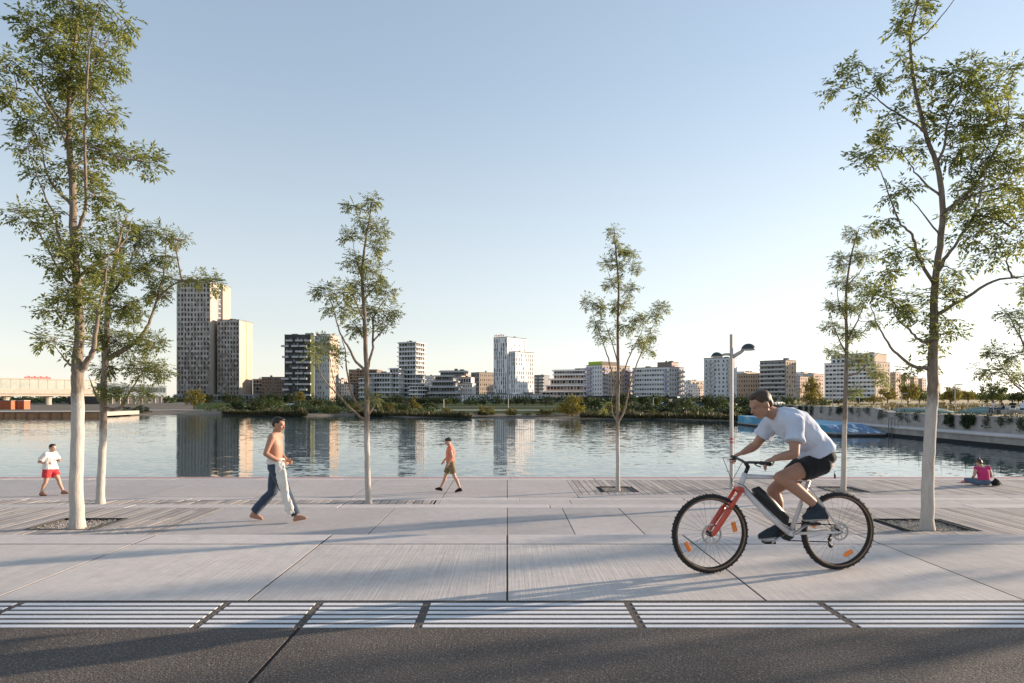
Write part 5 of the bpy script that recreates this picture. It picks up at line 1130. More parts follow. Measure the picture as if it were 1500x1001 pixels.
# ---------------------------------------------------------------- station viaduct at the left
mat('viaduct_concrete', (.42, .37, .31), .1, .8, .85, bstr=0); mat('viaduct_glass', (.33, .345, .30), .12, .5, .3, bstr=0); mat('hall_grey', (.16, .19, .21), .1, .6, .5, bstr=0); mat('container_orange', (.42, .13, .06), .15, 2, .7); mat('timber_wall', (.42, .22, .11), .3, 1.5, .85, stretch=(1, 1, .3), bstr=0); mat('timber_post', (.30, .16, .085), .2, 3, .85, bstr=0)
A0 = V(((-260 - CX) / F * 190, 190, -1.3)); A1 = V(((150 - CX) / F * 262, 262, -1.3)); dv = A1 - A0; LN = dv.length
va = empty('railway_viaduct', A0, math.atan2(dv.y, dv.x), 'elevated station viaduct with pale glazed side standing on concrete piers at left', 'viaduct')
b = MB(); b.box(0, LN, 0, 9, 4.0, 5.0); b.box(0, LN, .6, 8.4, 3.2, 3.99); b.build('deck', 'viaduct_concrete', va)
b = MB()
n = int(LN / 3)
for i in range(n): b.box(i * 3 + .05, i * 3 + 2.95, .1, .25, 5.75, 9.0)
b.build('glazed_side', 'viaduct_glass', va)
b = MB(); b.box(0, LN, .02, .3, 5.003, 5.7); b.box(0, LN, -.1, 9, 9.05, 9.35); b.build('edge_beam', 'viaduct_concrete', va)
for i in range(int(LN / 14)):
    b = MB(); x = 6 + i * 14; b.loft([(V((x, 3, -.3)), 1.1, .8), (V((x, 3, 2.2)), 1.1, .8), (V((x, 3, 3.2)), 1.7, 1.3)], V((1, 0, 0)), 10); b.build('pier', 'viaduct_concrete', va)
sg = MB(); u0 = (W(25, 552, 240) - A0).dot(dv.normalized())
for i in range(9): sg.box(u0 + i * 1.0, u0 + i * 1.0 + .75, 1, 1.2, 9.36, 10.0 + .3 * (i % 2))
sg.build('rooftop_sign', 'red_sign', va)
H0 = V(((150 - CX) / F * 270, 270, -1.3)); H1 = V(((244 - CX) / F * 330, 330, -1.3)); dv = H1 - H0; LN = dv.length
ha = empty('station_hall', H0, math.atan2(dv.y, dv.x), 'low grey-blue station hall adjoining the viaduct behind the two left trees', 'station hall')
b = MB(); b.box(0, LN, 0, 14, 3.2, 8.4); b.build('upper_storey', 'hall_grey', ha); b = MB(); b.box(0, LN, 1.2, 13, 0, 3.19); b.build('ground_storey', 'charcoal_wall', ha)
for i in range(9): b = MB(); x = 2 + i * LN / 9; b.tube([V((x, .5, 0)), V((x, .5, 3.2))], .3, 10); b.build('column', 'viaduct_concrete', ha)
b = MB()
for i in range(16): b.box(1 + i * LN / 16.5, 1 + (i + .85) * LN / 16.5, -.06, -.01, 5.0, 7.4)
b.build('window_band', 'glass_sky', ha)
for px, Y, w_, lb in ((-4, 150, 5.5, 'orange shipping container at the left edge beside the timber quay'), (20, 152, 4.2, 'dull orange container with pale lid right of the edge one, below the viaduct')):
    p = W(px, 0, Y); ct = empty('container', (p.x - w_ / 2, Y, -1.25), .08, lb, 'container'); b = MB()
    b.box(0, w_, 0, 2.2, .12, 1.95)
    n = int(w_ / .25)
    for i in range(n): b.box(i * .25 + .04, i * .25 + .16, -.05, -.002, .2, 1.85)
    b.build('shell', 'container_orange', ct); b = MB(); b.box(-.05, w_ + .05, -.08, 2.25, 1.953, 2.1); b.build('lid', 'roof_grey' if px < 0 else 'viaduct_concrete', ct); b = MB(); b.box(-.03, w_ + .03, -.07, 2.2, 0, .117); b.build('base_rail', 'roof_grey', ct)
Q0 = V(((-420 - CX) / F * 108, 108, 0)); Q1 = V(((148 - CX) / F * 113, 113, 0)); dv = Q1 - Q0; LN = dv.length
tq = empty('timber_quay_wall', (Q0.x, Q0.y, 0), math.atan2(dv.y, dv.x), 'orange timber quay wall with regular posts along the left far shore', 'quay wall')
b = MB(); x = 0
while x < LN: b.box(x, min(x + .28, LN), 0, .12, -2.3, -.98 + rnd.uniform(-.02, .02)); x += .3
b.build('boarding', 'timber_wall', tq)
n = int(LN / 1.8)
for i in range(max(0, n - 60), n): b = MB(); b.box(i * 1.8, i * 1.8 + .2, -.16, -.005, -2.4, -.95); b.build('post', 'timber_post', tq)
b = MB(); b.box(-.05, LN + .1, -.2, .5, -.945, -.85); b.box(-.05, LN, .5, 14, -1.6, -.95); b.build('coping', 'viaduct_concrete', tq)
# ================================================================ RIGHT QUAY
qy = empty('quay', (33, 40, 0), 0, 'low concrete quay along the right side of the basin below the ivy wall', 'quay')
b = MB(); b.box(0, 2.5, -16, 53, -2.6, -1.12); b.build('quay_wall', 'quay_concrete', qy); b = MB()
for i in range(23): b.slab(-.12, 2.49, -16 + i * 3 + .01, -13 + i * 3 - .01, -1.117, -1.0, .02)
b.build('coping', 'coping_concrete', qy)
rw = empty('retaining_wall', (35.5, 40, 0), 0, 'pale concrete retaining wall hung with ivy behind the right quay, higher at its far end', 'wall')
b = MB(); vs = []
prof = [(-16, .06), (23.5, .06), (26, .42), (53.5, .42)]
for y, z in prof: vs += [(0, y, -2), (0, y, z), (.72, y, z), (.72, y, -2)]
fs = []
for i in range(3):
    for k in range(4): fs.append((i * 4 + k, i * 4 + (k + 1) % 4, (i + 1) * 4 + (k + 1) % 4, (i + 1) * 4 + k))
fs += [(0, 1, 2, 3), (15, 14, 13, 12)]; b.add(vs, fs); b.build('wall', 'quay_concrete', rw)
b = MB()
for (y0, z0), (y1, z1) in zip(prof[:-1], prof[1:]): b.add([(-.06, y0, z0 + .003), (.78, y0, z0 + .003), (.78, y0, z0 + .10), (-.06, y0, z0 + .10), (-.06, y1, z1 + .003), (.78, y1, z1 + .003), (.78, y1, z1 + .10), (-.06, y1, z1 + .10)], [(0, 1, 2, 3), (7, 6, 5, 4), (0, 4, 5, 1), (1, 5, 6, 2), (2, 6, 7, 3), (3, 7, 4, 0)])
b.build('coping', 'viaduct_concrete', rw)
m_leaf('ivy_leaf', (.014, .028, .009), (.032, .052, .016), .15)
def ivy(y0, y1, ztop, drop, seed, label, n):
    rg = random.Random(seed); o = empty('ivy', (35.5, (y0 + y1) / 2, ztop), 0, label, 'ivy', 'ivy clumps hanging on the quay wall'); b = MB(); st_ = MB(); h = (y1 - y0) / 2
    for k in range(max(3, int((y1 - y0) * 2))):
        y = rg.uniform(-h, h); ln = drop * rg.uniform(.45, 1) * (1 - .5 * (abs(y) / h) ** 2)
        pts = [V((.3, y, .12)), V((-.05, y, .10)), V((-.09, y + rg.uniform(-.1, .1), -ln * .5)), V((-.08, y + rg.uniform(-.3, .3), -ln))]; st_.tube(pts, [.012, .012, .008, .004], 4)
        for q in range(int(n * ln)):
            t = rg.random(); i = 1 + int(t * 2); p = pts[min(i, 2)].lerp(pts[min(i, 2) + 1], rg.random()); p = p + V((rg.uniform(-.16, .02), rg.uniform(-.22, .22), rg.uniform(-.12, .12)))
            leaflet(b, p, (V((-.6, 0, -.7)) + rvec(rg) * .7).normalized(), V((-1, 0, .4)) + rvec(rg) * .4, rg.uniform(.10, .16), .055, rg)
        for q in range(14):
            p = V((rg.uniform(-.1, .8), y + rg.uniform(-.3, .3), rg.uniform(.08, .28))); leaflet(b, p, (V((-.6, 0, .1)) + rvec(rg)).normalized(), V((0, 0, 1)) + rvec(rg) * .5, rg.uniform(.10, .16), .055, rg)
    st_.build('stem', 'bark', o); b.build('leaves', 'ivy_leaf', o)
for a in ((84, 92.5, .42, 1.3, 1, 'far end ivy mass on the high part of the quay wall, behind the blue barge', 90), (76.5, 83, .42, 1.2, 2, 'dark ivy on the high wall just right of the rider', 90), (71.5, 75.5, .42, 1.0, 3, 'ivy hanging behind the narrow tree trunk', 80), (66.6, 70.5, .42, .9, 4, 'two drooping ivy strands right of the narrow tree trunk', 60), (63.2, 65.6, .25, .9, 5, 'ivy strand where the wall top slopes down', 60), (58.6, 62.2, .06, .85, 6, 'short ivy left of the quay ladder', 70), (56.2, 58, .06, .8, 7, 'thin ivy strands left of the big trunk', 45),
          (51.6, 55.4, .06, 1.05, 8, 'broad dense ivy block right of the big right trunk', 330), (50.2, 50.8, .06, .9, 9, 'single thin ivy strand right of the dense ivy block', 50), (48.7, 49.4, .06, .7, 10, 'small ivy tuft near the resting people', 60), (47.9, 48.3, .06, .5, 14, 'tiny ivy tuft left of the ivy at the frame edge', 60), (46.3, 47.3, .06, 1.0, 11, 'ivy strand by the right frame edge above the seated woman', 70), (44.6, 45.7, .06, .9, 12, 'last ivy strand cut by the right frame edge', 70)): ivy(*a)
b = MB(); b.box(-.03, -.003, -16, 53, -2.0, -1.58); b.build('waterline_stain', 'joint_dark', qy)
ld = empty('ladder', (32.86, 58.5, 0), 0, 'thin metal boarding ladder fixed to the right quay left of the big trunk', 'ladder')
for y in (-.25, .25):
    b = MB(); b.tube([V((.5, y, -1.0)), V((.5, y, -.35)), V((.25, y, -.2)), V((-.04, y, -.35)), V((-.04, y, -2.2))], .03, 8); b.build('rail', 'roof_grey', ld)
for i in range(5): b = MB(); b.tube([V((-.04, -.25, -1.95 + i * .26)), V((-.04, .25, -1.95 + i * .26))], .02, 6); b.build('rung', 'roof_grey', ld)
# painted barge
def m_mural(name, ca, cb, cc, scl, thr):
    m, nt, b = newmat(name); v = coords(nt, scl); n = noise_n(nt, v, 1, 3, .5); n2 = noise_n(nt, coords(nt, (.25, .25, .4)), 1.3, 2)
    c = ramp(nt, n2.outputs['Fac'], [(.40, ca), (.52, cb)])
    s_ = ramp(nt, n.outputs['Fac'], [(thr, (0, 0, 0)), (thr + .015, (1, 1, 1))]); c = mix(nt, s_, c, cc); L(nt, c, b.inputs['Base Color']); b.inputs['Roughness'].default_value = .6
m_mural('mural_light', (.12, .40, .55), (.07, .28, .44), (.46, .50, .52), (.9, .35, 2.6), .63); m_mural('mural_dark', (.02, .055, .13), (.035, .12, .26), (.50, .60, .66), (2.4, .5, 3.2), .572)
bg = empty('barge', (28.2, 58.2, ZW), 0, 'long floating barge painted with a light and dark blue mural moored at the right quay', 'barge')
b = MB(); b.box(0, 4.0, .2, 25, -.4, .28); b.build('hull', 'charcoal_wall', bg)
b = MB(); zt0, zt1 = .85, 1.1
vs = [(-.05, .0, .283), (4.05, .0, .283), (4.05, 25.1, .283), (-.05, 25.1, .283), (-.05, 2.2, zt0), (4.05, 3.8, zt0 + .06), (4.05, 25.1, zt1), (-.05, 25.1, zt1)]
b.add(vs, [(3, 2, 1, 0), (2, 3, 7, 6), (1, 2, 6, 5), (3, 0, 4, 7)]); b.cur = 1; b.add(vs, [(0, 1, 5, 4)]); b.cur = 2; b.add(vs, [(4, 5, 6, 7)]); b.build('painted_deckhouse', ['mural_light', 'mural_dark', 'mural_light'], bg)
b = MB(); b.box(-.12, 4.1, -.02, 25.15, .16, .278); b.build('rubbing_strip', 'quay_concrete', bg)
# railing on the wall
rl = empty('railing', (35.9, 40, .16), 0, 'thin pale railing standing on the lower stretch of the ivy wall', 'railing')
b = MB()
for z in (.45, .78): b.tube([V((0, -14, z)), V((0, 23, z))], .012, 5)
b.build('rail', 'lamp_metal', rl)
for i in range(13): b = MB(); b.tube([V((0, -14 + i * 3.05, 0)), V((0, -14 + i * 3.05, .8))], .025, 6); b.build('post', 'lamp_metal', rl)
mat('skate_green', (.13, .21, .20), .15, .8, .8, bstr=0)
for px, Y, w_, h_, lb in ((1345, 68, 6.5, .55, 'low teal ramp mound behind the ivy wall left of the big trunk'), (1462, 66, 7, .75, 'teal ramp mound below the resting people at the right edge')):
    p = W(px, 0, Y); o = empty('skate_ramp', (p.x, Y, -.02), 0, lb, 'ramp'); b = MB()
    b.loft([(V((-w_ / 2, 0, 0)), 1.6, .03), (V((-w_ / 4, 0, 0)), 2.2, h_ * .8), (V((0, 0, 0)), 2.4, h_), (V((w_ / 4, 0, 0)), 2.2, h_ * .9), (V((w_ / 2, 0, 0)), 1.6, .03)], V((0, 1, 0)), 20); b.build('surface', 'skate_green', o, smooth=True)
    b = MB(); b.tube([V((-w_ / 4, -.4, h_ * .80)), V((0, -.4, h_ * 1.0)), V((w_ / 4, -.4, h_ * .9))], .03, 6); b.build('coping_pipe', 'alloy', o)
Js = dict(pelvis=(0, 0, .50), waist=(.0, 0, .64), chest=(.05, 0, .84), neck=(.10, 0, 1.01), head=(.16, 0, 1.14), face=(.95, 0, -.2), up=(.2, 0, .98), sL=(.07, .2, .96), sR=(.07, -.2, .96), eL=(.12, .28, .70), eR=(.12, -.28, .70), wL=(.36, .15, .62), wR=(.36, -.15, .62),
          hL=(.03, .1, .48), hR=(.03, -.1, .48), kL=(.44, .13, .50), kR=(.44, -.13, .50), aL=(.46, .13, .1), aR=(.46, -.13, .1), tL=(.6, .14, .04), tR=(.6, -.14, .04))
for px, Y, rz_, top, lb in ((1457, 62.5, 3.4, 'cream_cloth', 'person in pale top sitting at the left end of the far group'), (1470, 62, 2.6, 'black_cloth', 'person in black sitting upright in the middle of the group on the far wall'), (1484, 63, 1.2, 'black_cloth', 'person in dark top and pale trousers, third in the far group'), (1497, 62, .4, 'pale_blue_cloth', 'person in pale blue sitting at the right frame edge on the far wall')):
    p = W(px, 0, Y); o = empty('person', (p.x, Y, -.02), rz_, lb, 'person'); P, rot = body(o, Js, 'skin_brown', vox=.024); hair(o, P, rot, 'hair_dark'); torso_cloth(o, Js, 'shirt', top, .6, .4, .02, .024); legs_cloth(o, Js, 'trousers', 'cream_cloth' if px == 1484 else 'denim', 1.9, .015, .024)
    s_ = empty('bench_block', (p.x, Y, -.02), rz_, 'concrete seat block under the ' + lb.split(' sitting')[0].split(',')[0], 'seat block'); b = MB(); b.slab(-.25, .22, -.3, .3, 0, .40, .02); b.build('block', 'quay_concrete', s_)
# ================================================================ VEGETATION OF THE FAR SHORE
m_leaf('leaf_dark', (.018, .030, .011), (.05, .07, .024), .2); m_leaf('leaf_mid', (.042, .062, .02), (.10, .125, .042), .25); m_leaf('leaf_gold', (.10, .095, .022), (.24, .19, .045), .3); m_leaf('leaf_reed_dark', (.022, .026, .010), (.075, .065, .024), .2); m_leaf('reed_leaf', (.05, .045, .018), (.13, .10, .04), .2)
mat('trunk_far', (.10, .075, .055), .2, 3, .9, bstr=0)
def crown_mesh(kind, seed):
    rg = random.Random(seed); b = MB(); cl = []
    def ok(x, y, z):
        r = math.hypot(x, y)
        if kind == 'round': return ((r / .5) ** 2 + ((z - .60) / .40) ** 2) < 1
        if kind == 'cone': return r < .5 * (1.04 - z) ** .8 and z > .08
        if kind == 'shrub': return ((r / .5) ** 2 + ((z - .35) / .62) ** 2) < 1 and z > .0
        if kind == 'sparse': return ((r / .5) ** 2 + ((z - .62) / .38) ** 2) < 1
        return ((r / .5) ** 2 + ((z - .5) / .52) ** 2) < 1
    nc = {'round': 46, 'cone': 44, 'shrub': 50, 'sparse': 24}.get(kind, 40)
    while len(cl) < nc:
        p = V((rg.uniform(-.5, .5), rg.uniform(-.5, .5), rg.uniform(0, 1.0)))
        if ok(*p): cl.append((p, rg.uniform(.07, .13)))
    for p, r in cl:
        for k in range(42 if kind != 'sparse' else 24):
            q = p + rvec(rg) * r * rg.random() ** .4 * 1.15
            if q.z < .01: continue
            d = (rvec(rg) + V((q.x, q.y, .3)) * .8).normalized(); leaflet(b, q, d, V((0, 0, 1)) + rvec(rg) * .9, rg.uniform(.045, .085), rg.uniform(.016, .030), rg)
        if kind == 'shrub' and p.z > .55:
            for k in range(4): leaflet(b, p, (V((rg.uniform(-.3, .3), rg.uniform(-.3, .3), 1))).normalized(), rvec(rg), rg.uniform(.10, .18), .012, rg)
    return b.mesh('crown'), cl
def trunk_mesh(cl, seed, kind):
    rg = random.Random(seed); b = MB(); h = .62 if kind != 'cone' else .9
    b.tube([V((0, 0, -.05)), V((.01, 0, .2)), V((-.01, .01, .45)), V((0, 0, h))], [.032, .026, .018, .008], 7)
    for p, r in cl[::2]: b.tube([V((0, 0, max(.06, p.z * .55))), V((p.x * .5, p.y * .5, p.z * .75)), p], [.012, .008, .003], 4)
    me = b.mesh('trunk'); me.materials.append(M['trunk_far']); return me
PRO = {}
def proto(kind, v, lm):
    if (kind, v) not in PRO: cm, cl = crown_mesh(kind, hash(kind) % 7 * 0 + len(kind) * 13 + v * 5); PRO[(kind, v)] = (cm, trunk_mesh(cl, v, kind))
    if (kind, v, lm) not in PRO: c = PRO[(kind, v)][0].copy(); c.materials.append(M[lm]); PRO[(kind, v, lm)] = c
    return PRO[(kind, v, lm)], PRO[(kind, v)][1]
cnt = [0]
def plant(px, yt, wpx, Y, kind, lm, label, zb=-1.3, name=None, group=None):
    cnt[0] += 1; cm, tm = proto(kind, cnt[0] % 3, lm); p = W(px, 0, Y); h = CH - (yt - HY) / F * Y - zb; w_ = wpx / F * Y
    nm = name or {'shrub': 'shrub', 'cone': 'conical_tree'}.get(kind, 'tree')
    o = empty(nm, (p.x, Y, zb - .05), cnt[0] * 1.3, label, 'shrub' if kind == 'shrub' else 'tree', group or ('shrubs on the far shore' if kind == 'shrub' else 'trees on the far shore')); o.scale = (w_, w_, h)
    for n_, me in (('trunk' if kind != 'shrub' else 'stem', tm), ('crown' if kind != 'shrub' else 'foliage', cm)):
        c = bpy.data.objects.new(n_, me); COL.objects.link(c); c.parent = o
D, I_, GO = 'leaf_dark', 'leaf_mid', 'leaf_gold'
for a in (
 (285, 571, 30, 160, 'round', GO, 'round golden-leaved tree on the sandy beach below the tallest tower'), (307, 577, 16, 230, 'round', D, 'dark tree just right of the round golden one'), (322, 587, 10, 150, 'cone', I_, 'small pale conical tree before the panelled towers'), (333, 576, 20, 235, 'round', D, 'dark tree under the lower panelled tower, left one'), (347, 578, 18, 228, 'round', D, 'dark tree under the lower panelled tower, right one'), (366, 584, 12, 160, 'cone', GO, 'small yellow-tipped tree right of the panelled towers'),
 (362, 595, 34, 135, 'shrub', D, 'wide dark shrub at the waterline right of the panelled towers'), (385, 579, 20, 240, 'round', D, 'dark tree before the brown brick block'), (402, 577, 22, 235, 'round', D, 'dark tree at the left foot of the charcoal tower'), (414, 582, 16, 150, 'cone', I_, 'green conical tree before the charcoal tower'), (424, 576, 22, 238, 'round', D, 'dark tree at the foot of the charcoal tower'), (438, 573, 16, 230, 'round', GO, 'golden-topped tree at the foot of the green strip'), (441, 586, 20, 165, 'round', I_, 'mid-green round tree right of the charcoal tower'),
 (455, 596, 26, 125, 'shrub', I_, 'green shore shrub below the white left tower'), (470, 584, 30, 165, 'round', I_, 'broad green tree below the white left tower'), (488, 592, 34, 126, 'shrub', I_, 'large green shrub at the waterline left of the young left tree'), (504, 585, 26, 160, 'round', D, 'dark tree behind the low branches of the young left tree'), (522, 590, 22, 130, 'shrub', GO, 'golden shrub directly left of the young tree trunk'), (556, 577, 18, 220, 'cone', D, 'dark conical tree right of the young tree trunk'),
 (551, 586, 20, 150, 'round', I_, 'green tree right behind the young tree trunk'), (572, 590, 24, 128, 'shrub', GO, 'orange-yellow shrub below the stepped slab tower'), (567, 576, 18, 225, 'cone', D, 'tall dark conical tree below the wing of the slab tower'), (582, 578, 20, 230, 'round', D, 'dark tree at the foot of the slab tower'), (590, 591, 24, 124, 'shrub', D, 'dark shrub between the orange and the golden one'), (607, 579, 22, 135, 'cone', GO, 'upright golden-green tree below the slab tower'), (617, 583, 22, 225, 'round', D, 'dark tree right of the upright golden one'),
 (628, 582, 20, 232, 'round', D, 'dark tree at the left foot of the rounded dark block'), (641, 582, 20, 228, 'round', D, 'dark tree under the rounded dark block, second from left'), (654, 583, 18, 226, 'round', I_, 'mid-green tree under the rounded dark block'), (667, 584, 18, 230, 'round', D, 'dark tree left end of the low white base building'), (686, 585, 14, 215, 'round', D, 'first small street tree before the low white base building'), (697, 586, 13, 218, 'round', I_, 'second small street tree before the low white base building'), (708, 585, 15, 214, 'round', D, 'third small street tree before the low white base building'),
 (727, 583, 16, 216, 'round', D, 'street tree at the left foot of the slim white tower'), (746, 583, 15, 214, 'round', I_, 'street tree at the corner foot of the slim white tower'), (757, 583, 15, 217, 'round', D, 'street tree right of the corner of the slim white tower'), (769, 583, 16, 215, 'round', D, 'street tree under the right flank of the slim white tower'), (781, 583, 15, 217, 'round', D, 'last of the street trees under the white tower'), (655, 596, 18, 118, 'shrub', GO, 'golden shrub left of the open sandy shore'), (664, 602, 34, 112, 'shrub', D, 'dark shore shrub at the foot of the golden one'), (712, 593, 28, 109, 'shrub', GO, 'spiky golden shrub before the rounded sunlit block'), (704, 603, 22, 108, 'shrub', D, 'dark low shrub left of the spiky golden one'),
 (748, 597, 24, 109, 'shrub', GO, 'golden shrub centred below the slim white tower'), (772, 604, 14, 108.5, 'shrub', GO, 'small round golden shrub at the waterline'), (801, 598, 34, 109, 'shrub', GO, 'spiky golden-brown shrub left of the large golden willow'), (800, 581, 26, 190, 'round', D, 'dark tree below the terraced block'), (838, 578, 46, 112, 'shrub', GO, 'large golden willow bush, biggest on the shore'), (862, 580, 26, 150, 'round', D, 'dark tree right behind the golden willow'), (878, 584, 24, 170, 'round', D, 'dark tree left of the thin tree trunk'), (888, 600, 22, 112, 'shrub', I_, 'low green shrub left of the thin tree trunk'), (900, 590, 24, 125, 'shrub', GO, 'light shrub behind the thin tree trunk'),
 (916, 577, 36, 135, 'round', D, 'big dark willow right of the thin tree trunk'), (932, 592, 34, 114, 'shrub', D, 'dark shore shrub right of the big dark willow'), (942, 580, 24, 180, 'round', D, 'dark tree under the left end of the ribbon window block'), (948, 600, 36, 110, 'shrub', 'reed_leaf', 'brown reedy shrub at the waterline below the ribbon window block'), (960, 578, 24, 185, 'round', I_, 'mid-green tree under the ribbon window block'), (972, 592, 36, 113, 'shrub', D, 'dark willow shrub below the ribbon window block'), (978, 577, 18, 190, 'cone', D, 'dark pointed tree under the ribbon window block'),
 (1000, 584, 30, 150, 'round', D, 'dark tree at the right end of the ribbon window block'), (1003, 597, 34, 108, 'shrub', D, 'dark shore shrub left of the lamp post'), (1018, 583, 20, 200, 'round', I_, 'green tree in the gap before the small pale houses'), (1033, 578, 22, 170, 'round', D, 'dark tree before the tall pale block'), (1042, 575, 16, 185, 'cone', D, 'dark pointed tree before the tall pale block'), (1033, 598, 36, 107, 'shrub', I_, 'green shore shrub left beside the lamp post'), (1056, 577, 26, 160, 'cone', I_, 'green pointed tree left of the lamp post'),
 (1062, 597, 36, 104, 'shrub', D, 'dark shore shrub behind the lamp post'), (1083, 582, 24, 150, 'round', D, 'dark tree right of the lamp post'), (1098, 592, 30, 106, 'shrub', D, 'dark shrub behind the face of the cyclist'), (1120, 580, 30, 160, 'round', D, 'dark tree hidden behind the cyclist'), (1160, 582, 26, 150, 'round', I_, 'green tree right behind the back of the cyclist'), (1187, 552, 28, 250, 'round', GO, 'tall sunlit tree before the stepped rosy block'), (1192, 574, 30, 140, 'round', GO, 'golden tree left of the broad white block'), (1205, 584, 24, 130, 'round', I_, 'green tree at the left foot of the broad white block')): plant(*a)
for a in ((1228, 585, 26, 150, 'round', D, 'dark tree behind the trunk of the narrow tree'), (1258, 582, 30, 160, 'round', D, 'dark bushy tree right of the narrow tree trunk'), (1280, 580, 26, 150, 'round', GO, 'golden tree before the right end of the broad white block'), (1300, 568, 28, 170, 'round', GO, 'pale golden tree at the corner of the broad white block'), (1330, 560, 34, 120, 'round', GO, 'golden-green tree left of the big right trunk'), (1347, 570, 24, 140, 'round', I_, 'green tree touching the big right trunk'), (1392, 566, 34, 130, 'round', GO, 'golden-green tree right of the big right trunk'), (1418, 572, 24, 180, 'round', GO, 'pale tree in the dry field'),
          (1454, 561, 36, 95, 'round', I_, 'bushy green tree in the dry field near the right edge'), (1492, 575, 26, 150, 'round', D, 'dark tree at the right frame edge behind the field'), (1378, 588, 16, 110, 'shrub', GO, 'small golden shrub in the dry field right of the big trunk'), (1310, 592, 24, 90, 'shrub', GO, 'golden weeds above the ivy wall left of the ladder')): plant(*a, zb=-.05)
rg_ = random.Random(99)
NEAR = ((345, 'below the gap between the panelled towers'), (376, 'below the small glazed block'), (393, 'below the brown brick block, nearer the water'), (432, 'below the charcoal tower, nearer the water'), (462, 'below the white left tower, nearer the water'), (478, 'left of the young left tree, nearer the water'), (511, 'behind the low branches of the young left tree, nearer the water'), (533, 'right behind the young left trunk, nearer the water'), (560, 'below the wing of the slab tower, nearer the water'), (598, 'below the slab tower, nearer the water'), (632, 'below the rounded dark block, nearer the water'),
        (852, 'touching the golden willow on its right'), (871, 'left of the thin trunk, nearer the water'), (893, 'directly behind the thin trunk'), (924, 'below the left corner of the ribbon window block'), (951, 'below the middle of the ribbon window block'), (986, 'below the right corner of the ribbon window block'), (1012, 'below the small pale houses, nearer the water'), (1046, 'below the tall pale block, nearer the water'), (1073, 'crossed by the lamp post'), (1091, 'just left of the face of the cyclist'))
for i_, (px_, w_) in enumerate(NEAR):
    kd_ = ('round', 'shrub', 'round', 'cone')[i_ % 4]; lm_ = (D, D, I_, D, 'leaf_reed_dark')[i_ % 5]
    plant(px_, 580 + rg_.uniform(0, 10), rg_.uniform(20, 34), 128 + rg_.uniform(0, 22) - (14 if px_ > 840 else 0), kd_, lm_, {'round': 'leafy round tree ', 'shrub': 'tall dark shrub ', 'cone': 'pointed dark tree '}[kd_] + w_, zb=-1.5)
plant(196, 594, 44, 132, 'shrub', D, 'dark reed bush at the left end of the sandy beach behind the leaning tree', zb=-1.7)
# reeds, undergrowth and distant woods: masses
def mass(name, label, pts, lm, hmin, hmax, n, wd, depth=3, zb=-1.7, up=.9):
    rg = random.Random(len(label)); b = MB()
    for (x0, Y0), (x1, Y1) in pts:
        for k in range(n):
            t = rg.random()
            if up < .8 and depth < 18 and mnoise.noise(V(((x0 + (x1 - x0) * t) * .045 + len(label), 0, 5))) < -.12 and rg.random() < .85: continue
            px = x0 + (x1 - x0) * t; Y = Y0 + (Y1 - Y0) * t + rg.uniform(0, depth); p = W(px, 0, Y); h = rg.uniform(hmin, hmax) * (.6 + .5 * abs(mnoise.noise(V((px * .06, 0, 2)))) * 2)
            z = zb + (0 if up > .8 else rg.random() ** .7 * h); ln = h if up > .8 else wd * 3
            d = (V((rg.uniform(-.3, .3), rg.uniform(-.3, .3), 1)) if up > .8 else rvec(rg)).normalized(); leaflet(b, V((p.x, Y, z)), d, rvec(rg), ln, wd, rg)
    tag(b.build(name, lm), label, name, kind='stuff')
mass('reeds', 'brown reed belt along the waterline of the far shore', [((325, 127), (400, 120.5)), ((400, 120.5), (450, 115)), ((520, 121), (560, 117.5)), ((560, 117.5), (690, 105)), ((850, 105), (960, 103)), ((960, 103), (1095, 92))], 'leaf_reed_dark', .5, 1.5, 3200, .06, 4)
mass('undergrowth', 'low dark undergrowth between shore and street', [((300, 140), (480, 130)), ((470, 128), (640, 124)), ((840, 128), (1000, 116)), ((1000, 116), (1150, 104))], 'leaf_dark', .7, 2.1, 3600, .12, 16, -1.5, .5)
mass('undergrowth', 'mid-green scrub mixed into the dark shore planting', [((300, 136), (480, 126)), ((470, 124), (640, 120)), ((840, 120), (1000, 112)), ((1000, 112), (1150, 100))], 'leaf_mid', .6, 1.7, 1100, .10, 14, -1.5, .5)
mass('woods', 'distant line of woods behind the dry field', [((1340, 420), (1560, 380)), ((1560, 380), (1900, 330))], 'leaf_mid', 3, 7, 5000, .45, 30, -.3, .5)
mass('grass', 'dry tall grass standing in the field behind the ivy wall', [((1290, 92), (1500, 82)), ((1330, 110), (1560, 100)), ((1290, 74), (1560, 68)), ((1240, 130), (1560, 130))], 'reed_leaf', .3, .8, 2600, .03, 14, -.05)
mass('woods', 'dark trees massed under and behind the station viaduct', [((-60, 300), (260, 330))], 'leaf_dark', 2, 5, 3500, .4, 20, -1.3, .5)
mass('shrubbery', 'dark planting at the foot of the far buildings', [((250, 395), (560, 390)), ((560, 385), (860, 385)), ((860, 385), (1210, 385))], 'leaf_dark', 2, 5.5, 4200, .30, 10, -1.3, .5)
b = MB()
def strip(Ya, Yb, x0, x1, z): b.quad(((x0 - CX) / F * Ya, Ya, z), ((x1 - CX) / F * Ya, Ya, z), ((x1 - CX) / F * Yb, Yb, z), ((x0 - CX) / F * Yb, Yb, z))
strip(140, 146, 200, 900, -1.16); st(b.build('path', 'coping_concrete'), 'pale waterside path on the far bank', 'path')
b = MB(); strip(186, 198, 300, 1150, -1.17); st(b.build('road', 'asphalt'), 'street with parked cars on the far bank', 'road')
